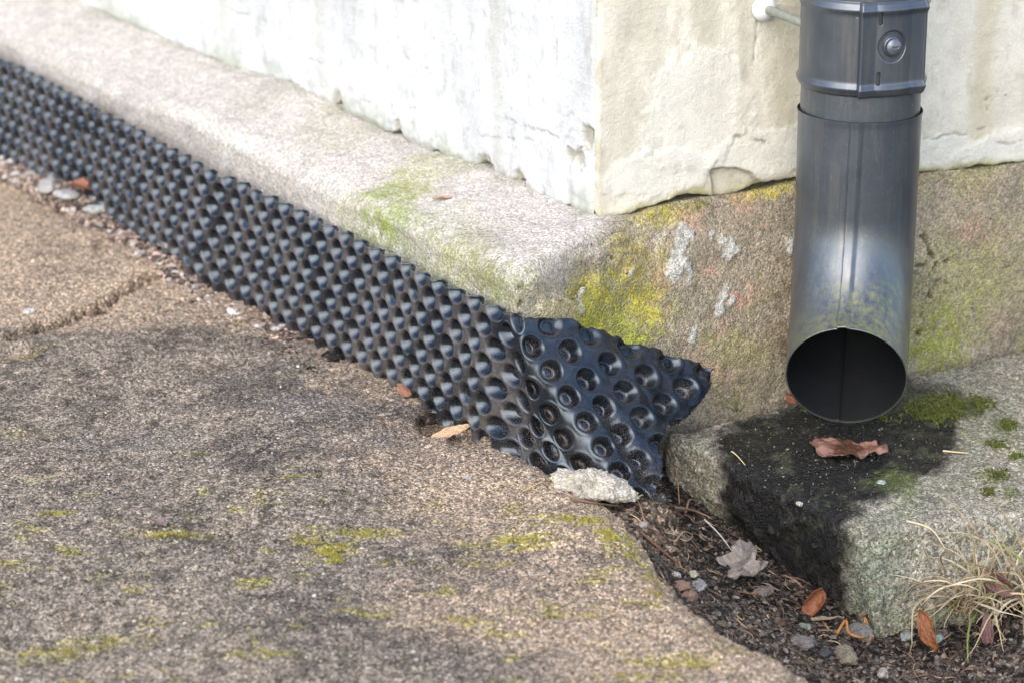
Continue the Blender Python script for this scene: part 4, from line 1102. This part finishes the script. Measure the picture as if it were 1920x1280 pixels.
st = [  # px, py, rx, ry, rz, colour, label
    (876, 893, .0035, .0028, .002, (.7, .7, .68), 'tiny white stone on the open concrete path below the slim tan leaf'),
    (205, 386, .0085, .006, .0165, (.66, .70, .68), 'upright white stone chip in the gap beside the far black sheet'),
    (180, 392, .012, .009, .005, (.62, .62, .58), 'flat white stone lying at the foot of the upright white chip'),
    (55, 583, .006, .004, .003, (.72, .70, .66), 'white pebble on the raised path piece above the long crack'),
    (1268, 1076, .0045, .004, .003, (.60, .58, .54), 'whitish pebble on the path edge, left of the grey lobed leaf'),
    (1298, 1074, .0048, .004, .003, (.52, .47, .36), 'cream pebble beside the whitish one left of the grey lobed leaf'),
    (1310, 1098, .008, .006, .006, (.42, .40, .38), 'pale grey stone in the soil just below the two small pebbles'),
    (1275, 1095, .008, .006, .005, (.36, .22, .16), 'reddish brown stone at the path edge left of the pale grey one'),
    (1290, 1118, .010, .007, .005, (.40, .25, .18), 'rusty flat stone lowest in the little heap on the path edge'),
    (1610, 1187, .016, .009, .007, (.20, .19, .17), 'grey stone behind the curly orange peel in front of the slab'),
    (1428, 1108, .010, .007, .004, (.24, .19, .15), 'brown flat stone under the tip of the grey lobed leaf'),
    (1585, 1228, .013, .008, .006, (.30, .26, .18), 'tan stone in the soil below the curly orange peel'),
    (1500, 1205, .012, .008, .006, (.24, .21, .19), 'grey brown stone left of the curly orange peel'),
    (1545, 1222, .007, .005, .004, (.09, .09, .10), 'near black stone between two paler ones in the soil'),
    (1500, 942, .0035, .003, .002, (.7, .66, .56), 'small cream grit stone on the black stained front slope of the slab'),
    (1652, 902, .0045, .0035, .002, (.55, .66, .60), 'pale mint chip on the black stain of the slab top'),
    (1655, 1262, .007, .005, .004, (.50, .44, .38), 'pale stone in the soil at the very bottom of the picture'),
    (1755, 1195, .006, .005, .003, (.32, .37, .34), 'mint coloured lichen chip beside the orange brown leaf'),
    (1700, 1190, .009, .006, .004, (.34, .38, .34), 'pale mint lichen crumb left of the orange brown leaf'),
    (1508, 1172, .006, .005, .003, (.26, .30, .24), 'greenish chip just under the curled chestnut leaf'),
    (1205, 982, .0045, .0035, .003, (.55, .48, .42), 'pale pebble on the mossy rim of the path'),
    (745, 868, .003, .0025, .002, (.62, .52, .44), 'pinkish grit stone on the path left of the slim tan leaf'),
    (640, 860, .003, .003, .002, (.6, .55, .48), 'beige grit stone on the dark middle of the path'),
    (90, 345, .022, .012, .006, (.58, .54, .50), 'pale broken mortar piece in the gap at the far left'),
    (125, 365, .014, .010, .006, (.60, .58, .55), 'second pale mortar piece right of the one at the far left'),
    (1770, 1185, .005, .004, .003, (.20, .17, .15), 'small dark stone right of the orange brown leaf'),
]
for i, (px, py, rx, ry, rz, c, lb) in enumerate(st):
    stone('stone', H(px, py + 3), (rx, ry, rz), c, lb, 'stone', 11 + i * 3, .38, rot=i * 1.3, sub=4, sink=.42, group='loose stones on path, slab and soil')
# flaky debris by the strip
for i, (px, py, rx, ry, rz, c, lb) in enumerate(((300, 442, .020, .012, .004, (.52, .48, .42), 'palest bark chip, topmost of the little stack by the black sheet'), (325, 460, .020, .010, .004, (.46, .38, .32), 'pinkish grey bark chip in the middle of the stack by the sheet'), (345, 474, .015, .009, .005, (.44, .36, .31), 'lowest bark chip of the stack, nearest the camera'))):
    stone('bark_chip', H(px, py + 6), (rx, ry, rz * 1.7), c, lb, 'bark chip', 101 + i, .4, rot=-.9 + i * .3, sink=.05, group='bark chips beside the sheet')

# leaves
leafmesh('dry_leaf', H(845, 822) + [0, 0, .002], .043, .0115, 24, 'slim tan leaf lying on the path against the black sheet', (.62, .40, .21), (.45, .26, .13), shape='slim', curl=.3, seed=1, stalk=False, up=(-.1, -.45, 1))
leafmesh('dry_leaf', H(760, 742) + [0, 0, .006], .017, .009, 90, 'small rusty leaf tucked upright at the foot of the sheet', (.30, .13, .07), (.42, .25, .18), up=(-.4, -.9, .25), shape='oval', curl=.7, seed=2, stalk=False)
leafmesh('dry_leaf', H(1480, 757) + [0, 0, .006], .024, .010, 118, 'curled red brown leaf standing between plinth and pipe mouth', (.24, .08, .035), (.15, .05, .03), up=(-.5, -.8, .35), shape='oval', curl=1.3, bend=.5, seed=4, stalk=False)
wl = starleaf('wet_leaf', H(1592, 852), .064, 95, 'pinkish leaf with wet brown middle flat on the black stain', (.27, .14, .10), (.15, .075, .05), seed=5, curl=.05,
              radii=[(0, .62), (25, .55), (60, .92), (80, 1.05), (95, .9), (110, .95), (135, .6), (180, .42), (225, .6), (250, .95), (270, 1.0), (285, .88), (300, .95), (330, .55)])
a = wl.data.color_attributes['Col']
vv = np.array([v.co[:] for v in wl.data.vertices]); cc = np.zeros(len(vv) * 4); a.data.foreach_get('color', cc); cc = cc.reshape(-1, 4)
m = smooth(1.2, .7, np.hypot((vv[:, 0] + .002) / .013, (vv[:, 1] - .004) / .03) + .4 * fbm(vv, .01, 3, 5))
cc[:, :3] = cc[:, :3] * (1 - m[:, None]) + np.array((.055, .020, .008)) * m[:, None]; a.data.foreach_set('color', cc.ravel())
starleaf('dry_leaf', H(1392, 1078) + [0, 0, .004], .046, 150, 'grey lobed leaf on dark soil at the foot of the slab', (.25, .21, .18), (.15, .125, .11), up=(-.3, -.45, 1), seed=7, curl=.3,
         radii=[(0, .95), (22, .62), (48, .9), (70, 1.0), (92, .75), (108, .62), (135, .55), (165, .9), (185, 1.1), (202, .7), (222, .5), (250, .85), (275, .98), (300, .9), (322, .62)])
leafmesh('dry_leaf', H(1527, 1150) + [0, 0, .010], .026, .021, 75, 'glossy chestnut leaf curled up in the soil by the slab', (.30, .10, .035), (.18, .055, .02), up=(-.2, -.95, .35), shape='oval', curl=1.5, bend=.7, twist=1.5, seed=8)
leafmesh('dry_leaf', H(1540, 1166), .036, .006, 5, 'narrow straw coloured leaf below the curled chestnut leaf', (.36, .27, .16), (.26, .19, .11), shape='slim', curl=.5, seed=9, stalk=False)
leafmesh('dry_leaf', H(1390, 1117), .026, .005, -8, 'narrow dark brown leaf under the grey lobed leaf', (.24, .12, .05), (.16, .08, .04), shape='slim', curl=.6, seed=10, stalk=False)
leafmesh('dry_leaf', H(1742, 1205) + [0, 0, .012], .034, .017, 70, 'orange brown curled leaf leaning at the left of the grass tuft', (.34, .12, .035), (.24, .08, .03), up=(-.5, -.85, .3), shape='oval', curl=1.3, bend=-.4, twist=.9, seed=11)
leafmesh('dry_leaf', H(1862, 1125) + [0, -.012, .022], .034, .014, 95, 'dusky pink leaf caught upright in the grass tuft', (.28, .15, .12), (.22, .11, .09), up=(-.3, -.95, .25), shape='oval', curl=.9, seed=12)
leafmesh('dry_leaf', H(1850, 1195) + [0, 0, .008], .030, .010, 80, 'dark pink brown leaf lower down under the grass blades', (.22, .11, .09), (.15, .08, .06), up=(-.2, -.95, .3), shape='slim', curl=.9, seed=13, stalk=False)
leafmesh('dry_leaf', H(828, 376), .016, .010, 10, 'crumpled peach scrap lying on the pale stone ledge', (.62, .34, .20), (.60, .45, .36), shape='lobed', curl=.5, seed=14, stalk=False)
leafmesh('dry_leaf', H(152, 368) + [0, -.004, .008], .036, .016, -35, 'bright rust leaf in the gap beside the far end of the sheet', (.36, .13, .05), (.28, .14, .09), shape='oval', curl=.8, seed=15, stalk=False)
leafmesh('dry_leaf', H(300, 990) + [0, 0, .002], .015, .007, -40, 'little pinkish leaf bit on the path, left of the yellow moss', (.30, .20, .16), (.22, .15, .12), shape='slim', curl=.9, seed=16)
leafmesh('dry_leaf', H(1630, 1160) + [0, 0, .002], .018, .006, 15, 'thin brown leaf sliver in the shadow under the slab front', (.20, .13, .09), None, shape='slim', curl=.6, seed=17, stalk=False)
# curly orange peel
rope('curly_peel', curve([H(1568, 1195, .003), H(1585, 1180, .008), H(1590, 1192, .004), H(1605, 1203, .005), H(1622, 1200, .004), H(1620, 1183, .012), H(1632, 1200, .006), H(1630, 1208, .003)], 40), .0013, (.34, .15, .05), 'curly orange peel scrap on the soil in front of the slab', 'peel')
# twigs
tw = [([(1252, 868), (1266, 900), (1274, 945)], .0009, (.30, .18, .09), 'thin upright brown stem between torn sheet and slab', .012),
      ([(1262, 960), (1300, 965), (1338, 975)], .0014, (.26, .15, .08), 'brown twig lying at the foot of the slab corner', .004),
      ([(1285, 975), (1292, 950), (1303, 940)], .0010, (.28, .17, .10), 'short forked twig standing by the slab corner', .006),
      ([(1200, 1002), (1232, 1030), (1268, 1055)], .0014, (.16, .085, .05), 'dark twig running down the edge of the path', .003),
      ([(1320, 990), (1350, 1020), (1382, 1048)], .0006, (.45, .42, .36), 'pale thread of straw leaning on the slab side', .008),
      ([(1372, 850), (1382, 858), (1397, 873)], .0006, (.55, .48, .25), 'short straw bit on the back left of the slab', .002),
      ([(1768, 849), (1790, 851), (1815, 851)], .0009, (.46, .36, .22), 'straight straw lying on the slab right of the wet leaf', .002),
      ([(1265, 1025), (1282, 1005), (1298, 1012), (1288, 1022), (1272, 1010)], .0006, (.34, .26, .17), 'looped rootlet on the dark soil', .004),
      ([(1110, 935), (1160, 930), (1195, 945), (1210, 985), (1235, 1000)], .0008, (.26, .15, .10), 'reddish rootlet curving below the mortar lump', .003),
      ([(1700, 985), (1745, 1000), (1772, 1030)], .0011, (.50, .42, .28), 'stray straw blade resting on the slab front', .004),
      ([(980, 925), (1005, 912), (1020, 905)], .0006, (.50, .38, .24), 'short dry stalk left of the mortar lump', .002),
      ([(1070, 938), (1110, 946), (1160, 950)], .0012, (.22, .13, .08), 'dark root along the soil line below the mortar lump', .002)]
for pts, r, c, lb, lift in tw:
    q = [H(a_, b_, lift if 0 < i < len(pts) - 1 or i == 0 else .001) for i, (a_, b_) in enumerate(pts)]
    rope('twig', curve(q, 20), r, c, lb, 'twig', group='twigs and rootlets')
# weed stems at the plinth foot
wd = []
def strands(specs, name, label, cat, mat='twig', kind=None, group=None):
    Vs = []; Fs = []; Cs = []; base = 0
    for pts, wdt, c in specs:
        pts = np.array(pts); n = len(pts); d = np.gradient(pts, axis=0); d /= np.linalg.norm(d, axis=1, keepdims=True) + 1e-12
        sv = np.cross(d, np.array([.2 * rnd.uniform(-1, 1), -1, .3])); sv /= np.linalg.norm(sv, axis=1, keepdims=True) + 1e-12
        up_ = np.cross(d, sv)
        ww = wdt * np.clip(np.sin(np.linspace(.35, 1, n) * math.pi * .97), .08, 1)
        L_ = pts - sv * ww[:, None] / 2; R_ = pts + sv * ww[:, None] / 2; K_ = pts + up_ * ww[:, None] * .22
        V = np.stack([L_, K_, R_], 1); Vs.append(V.reshape(-1, 3)); Fs.append(gridf(n, 3) + base); base += n * 3
        cc = np.repeat(np.array(c)[None] * np.interp(np.linspace(0, 1, n), [0, .3, 1], [.5, 1, 1.1])[:, None], 3, 0); Cs.append(cc)
    p0 = Vs[0][0]
    o = mesh_obj(name, np.concatenate(Vs), np.concatenate(Fs), M[mat], None, np.concatenate(Cs), loc=p0, solid=.0002)
    return tag(o, label, cat, group, kind)
sp2 = []
for a_ in ([(1382, 772), (1372, 755), (1345, 735), (1325, 715)], [(1380, 772), (1385, 745), (1395, 722), (1412, 700)], [(1378, 770), (1360, 760), (1335, 755), (1320, 757)], [(1384, 770), (1376, 740), (1378, 722)], [(1386, 772), (1400, 755), (1425, 742)]):
    b0 = H(*a_[0]); q = [np.array(onpl(x, y, b0 - [0, .006 * i, 0], np.array([0, 1., 0]))) for i, (x, y) in enumerate(a_)]
    sp2.append((curve(q, 12), .0011, (.16, .16, .05)))
strands(sp2, 'weed', 'thin green weed stems growing where plinth meets slab', 'weed')
# grass tuft
gs = []
rg = random.Random(5)
roots = [H(x, y, 0, ('soil', 'concrete_slab')) for x, y in ((1800, 1120), (1830, 1135), (1860, 1125), (1815, 1150), (1880, 1140), (1845, 1110), (1900, 1130), (1785, 1135), (1925, 1140), (1870, 1160))]
soilp = [H(x, y) for x, y in ((1800, 1135), (1830, 1125), (1860, 1120), (1890, 1118), (1930, 1120), (1960, 1125))]
for i in range(190):
    b0 = np.array(soilp[rg.randrange(len(soilp))]) + [rg.gauss(0, .016), rg.gauss(0, .007), 0]
    L_ = rg.uniform(.045, .105); az = rg.gauss(math.radians(195), 1.5); el_ = rg.uniform(.2, 1.45)
    d = np.array([math.cos(az) * math.cos(el_), math.sin(az) * math.cos(el_), math.sin(el_)])
    pts = [b0]; v = d.copy(); n = 11; g = rg.uniform(.3, 2.2)
    for k in range(n):
        pts.append(pts[-1] + v * L_ / n); v = v + np.array([0, 0, -g / n * 1.2]) + .13 * np.array([rg.gauss(0, 1), rg.gauss(0, 1), 0]); v /= np.linalg.norm(v)
    green = rg.random() < .07
    c = (.15, .19, .045) if green else [(.40, .32, .20), (.32, .25, .14), (.47, .40, .28), (.24, .18, .10)][rg.randrange(4)]
    gs.append((np.array(pts), rg.uniform(.0008, .0018), np.array(c) * rg.uniform(.8, 1.15)))
for i in range(110):
    b0 = np.array(soilp[rg.randrange(len(soilp))]) + [rg.gauss(0, .018), rg.gauss(0, .008), .001]
    a_ = rg.uniform(0, 6.28); L_ = rg.uniform(.012, .035); pts = [b0 + np.array([math.cos(a_), math.sin(a_), rg.uniform(-.05, .35)]) * L_ * k + np.array([0, 0, .3 * L_ * k * (1 - k)]) + np.array([rg.gauss(0, .0006), rg.gauss(0, .0006), 0]) for k in np.linspace(0, 1, 7)]
    gs.append((np.array(pts), rg.uniform(.0008, .0016), np.array((.22, .16, .09)) * rg.uniform(.5, 1.5)))
strands(gs, 'grass_tuft', 'half dry grass tuft with straw and green blades in front of the slab', 'grass')

def litter():
    r_ = np.random.RandomState(33); Vs, Fs, Cs = [], [], []; b = 0
    while b < 620 * 7:
        px, py = r_.uniform(1180, 1940), r_.uniform(950, 1290)
        p = onz(px, py, -.86 if px > 1350 else -.82); h = down(p[0], p[1], ('soil',)); t2 = down(p[0], p[1])
        if h is None or t2 is None or t2.z > h.z + .003: continue
        h = np.array(h); L_ = r_.uniform(.0009, .0036) * (1 + 1.3 * (r_.rand() < .06)); a = r_.rand() * 6.28
        d = np.array([math.cos(a), math.sin(a), r_.normal() * .35]); e = np.array([-math.sin(a), math.cos(a), r_.normal() * .35]) * r_.uniform(.25, .8)
        k = np.linspace(0, 2 * math.pi, 7)[:-1] + r_.uniform(-.25, .25, 6); rr = r_.uniform(.6, 1.1, 6)
        ring_ = h + (np.cos(k) * rr)[:, None] * d * L_ + (np.sin(k) * rr)[:, None] * e * L_ + [0, 0, L_ * .25 + .0004]
        c = ring_.mean(0) + [0, 0, L_ * r_.uniform(-.2, .3)]
        Vs.append(np.vstack([c[None], ring_])); Fs.append([[b, b + 1 + i, b + 1 + (i + 1) % 6] for i in range(6)]); b += 7
        pal = [(.07, .038, .022), (.045, .03, .02), (.11, .065, .038), (.03, .021, .017), (.08, .062, .048), (.15, .11, .07)][r_.randint(6)]
        Cs.append(np.tile(np.array(pal) * r_.uniform(.6, 1.2), (7, 1)))
    V = np.concatenate(Vs)
    tag(mesh_obj('leaf_litter', V, np.array(Fs).reshape(-1, 3), M['leaf'], None, np.concatenate(Cs), loc=V.mean(0), sm=False, solid=.0003), 'crumbled brown leaf litter in the soil between path and slab', 'leaf litter', None, 'stuff')
    sp_ = []
    while len(sp_) < 230:
        px, py = r_.uniform(1080, 1900), r_.uniform(925, 1285)
        p = onz(px, py, -.86 if px > 1350 else -.80); h = down(p[0], p[1], ('soil', 'path')); t2 = down(p[0], p[1])
        if h is None or t2.z > h.z + .003: continue
        if px < 1200 and (py > 1010 or r_.rand() < .5): continue
        a = r_.rand() * 6.28; L_ = r_.uniform(.006, .026); cv = r_.normal() * 2.2; q = [np.array(h) + [0, 0, .0006]]
        for k in range(8):
            a += cv / 8; x, y = q[-1][0] + math.cos(a) * L_ / 8, q[-1][1] + math.sin(a) * L_ / 8
            g = down(x, y, ('soil', 'path')); q.append(np.array([x, y, (g.z if g else q[-1][2]) + .0007 + .0012 * math.sin(k / 8 * 3.1)]))
        sp_.append((q, r_.uniform(.0004, .0011), np.array([(.24, .15, .09), (.14, .085, .05), (.34, .25, .16)][r_.randint(3)]) * r_.uniform(.6, 1.2)))
    strands(sp_, 'root_fibres', 'tangle of fine dry root fibres on the soil by the torn sheet', 'root fibres', kind='stuff')
litter()

# ------------------------------------------------------------------ stuff: grit, gravel, moss
def scatter_grit(name, label, region, n, rmin, rmax, palette, seed, names, kindcat='grit'):
    """small irregular stones thrown on a surface; region: function giving (x, y) or None"""
    r_ = np.random.RandomState(seed)
    t = (1 + 5 ** .5) / 2
    ico = np.array([(-1, t, 0), (1, t, 0), (-1, -t, 0), (1, -t, 0), (0, -1, t), (0, 1, t), (0, -1, -t), (0, 1, -t), (t, 0, -1), (t, 0, 1), (-t, 0, -1), (-t, 0, 1)]) / math.sqrt(1 + t * t)
    fi = np.array([(0, 11, 5), (0, 5, 1), (0, 1, 7), (0, 7, 10), (0, 10, 11), (1, 5, 9), (5, 11, 4), (11, 10, 2), (10, 7, 6), (7, 1, 8), (3, 9, 4), (3, 4, 2), (3, 2, 6), (3, 6, 8), (3, 8, 9), (4, 9, 5), (2, 4, 11), (6, 2, 10), (8, 6, 7), (9, 8, 1)])
    Vs, Fs, Cs = [], [], []; b = 0; tries = 0
    while b < n and tries < n * 6:
        tries += 1
        xy = region(r_)
        if xy is None: continue
        h = down(xy[0], xy[1], names)
        if h is None: continue
        rad = rmin * (rmax / rmin) ** (r_.rand() ** 2.2)
        V = ico * (1 + .28 * r_.normal(size=(12, 1))) * rad * np.array([r_.uniform(.7, 1.4), r_.uniform(.6, 1.1), r_.uniform(.45, .8)])
        a = r_.rand() * 6.28; c, s = math.cos(a), math.sin(a); V = V @ np.array([[c, s, 0], [-s, c, 0], [0, 0, 1]])
        Vs.append(V + np.array(h) + [0, 0, rad * .15]); Fs.append(fi + b * 12)
        cc = np.array(palette[r_.randint(len(palette))]) * r_.uniform(.7, 1.25); Cs.append(np.tile(cc, (12, 1))); b += 1
    V = np.concatenate(Vs)
    return tag(mesh_obj(name, V, np.concatenate(Fs), M['stone'], None, np.concatenate(Cs), loc=V.mean(0), sm=False), label, kindcat, None, 'stuff')
pal_path = [(.24, .20, .16), (.34, .29, .24), (.48, .44, .38), (.15, .13, .12), (.40, .30, .22), (.28, .22, .17), (.44, .38, .32)]
def reg_path(r_):
    px, py = r_.uniform(-40, 1600), 300 + 1000 * r_.rand() ** .75
    p = onz(px, py, Z0); return p[0], p[1]
scatter_grit('path_grit', 'fine loose grit strewn over the concrete path', reg_path, 7000, .0006, .0017, pal_path, 1, ('path',))
pal_soil = [(.06, .048, .04), (.10, .08, .065), (.15, .12, .095), (.035, .03, .026), (.24, .20, .165), (.12, .08, .055), (.05, .04, .03)]
def reg_soil(r_):
    px, py = r_.uniform(1150, 1960), r_.uniform(930, 1330)
    p = onz(px, py, -.86 if px > 1350 else -.82); return p[0], p[1]
scatter_grit('soil_crumbs', 'dark soil crumbs and gravel between path and slab', reg_soil, 7000, .0007, .0032, pal_soil, 2, ('soil',))
pal_gap = [(.34, .27, .22), (.50, .45, .40), (.26, .19, .15), (.60, .56, .52), (.40, .30, .24)]
def reg_gap(r_):
    t = r_.uniform(.38, 1.3); g = r_.uniform(-.01, .05); p = strip0 + dl * t + nl * g; return p[0], p[1]
scatter_grit('gap_rubble', 'fine pinkish rubble filling the gap beside the far sheet', reg_gap, 900, .0012, .0060, pal_gap, 3, ('path', 'soil'))
def reg_slab(r_):
    px, py = r_.uniform(1300, 1920), r_.uniform(690, 960); p = onz(px, py, -.782); return p[0], p[1]
scatter_grit('slab_grit', 'tiny pale grit scattered over the splash slab', reg_slab, 1500, .0003, .0009, [(.32, .29, .23), (.42, .38, .30), (.15, .13, .10), (.24, .22, .12)], 4, ('concrete_slab',))

def moss(name, label, patches, col, seed, names, hmin=.0012, hmax=.003):
    r_ = np.random.RandomState(seed); Vs, Fs, Cs = [], [], []; b = 0
    for px, py, rx, ry, n in patches:
        z = Z0 if 'path' in names else -.782
        c0 = onz(px, py, z)
        for _ in range(n):
            g = r_.normal(size=2) * .55
            x, y = c0[0] + g[0] * rx, c0[1] + g[1] * ry
            if vnoise(np.array([[x, y, 0.]]), .006, seed)[0] < -.15: continue
            h = down(x, y, names)
            if h is None: continue
            h = np.array(h)
            for k in range(3):
                L_ = r_.uniform(hmin, hmax); d = np.array([r_.normal() * .6, r_.normal() * .6, 1]); d /= np.linalg.norm(d)
                s_ = np.array([r_.normal(), r_.normal(), 0]); s_ /= np.linalg.norm(s_); s_ *= L_ * .28
                Vs.append([h - s_ - [0, 0, .0003], h + s_ - [0, 0, .0003], h + s_ * .8 + d * L_ * .6, h + d * L_, h - s_ * .8 + d * L_ * .6]); Fs.append(np.arange(5) + b); b += 5
                Cs.append(np.tile(np.array(col) * r_.uniform(.6, 1.5) * [r_.uniform(.8, 1.2), 1, 1], (5, 1)))
    V = np.array(Vs).reshape(-1, 3)
    return tag(mesh_obj(name, V, np.array(Fs), M['moss'], None, np.concatenate(Cs), loc=V.mean(0), sm=False), label, 'moss', None, 'stuff')
moss('path_moss', 'yellow green moss specks on the concrete path', [(620, 1035, .012, .012, 900), (690, 1000, .020, .006, 420), (590, 1020, .01, .004, 150), (1090, 985, .022, .008, 400), (625, 1050, .005, .006, 120), (1060, 985, .02, .008, 350), (1150, 1010, .014, .012, 500), (1185, 1040, .008, .012, 350), (1225, 1070, .006, .010, 300), (960, 1015, .02, .005, 200), (320, 1003, .018, .003, 150), (110, 965, .015, .004, 100), (120, 1215, .02, .008, 200), (190, 1195, .025, .004, 160), (500, 1235, .02, .007, 200), (560, 900, .01, .003, 80), (60, 655, .02, .006, 140), (790, 738, .005, .005, 60), (1290, 1240, .02, .006, 200), (1100, 1150, .02, .008, 120), (1200, 1265, .03, .006, 220), (850, 1160, .02, .006, 80), (1230, 1105, .008, .01, 120)], (.30, .265, .06), 21, ('path',), .0006, .0018)
moss('slab_moss', 'dark green moss cushions on the slab right of the pipe mouth', [(1800, 768, .020, .016, 1500), (1745, 785, .020, .014, 900), (1835, 765, .008, .008, 400), (1890, 798, .006, .010, 220), (1875, 830, .008, .008, 260), (1872, 875, .007, .007, 240), (1908, 850, .005, .006, 120), (1640, 800, .015, .004, 150), (1855, 900, .006, .005, 120), (1560, 790, .02, .004, 120)], (.085, .098, .024), 22, ('concrete_slab',), .0012, .0032)
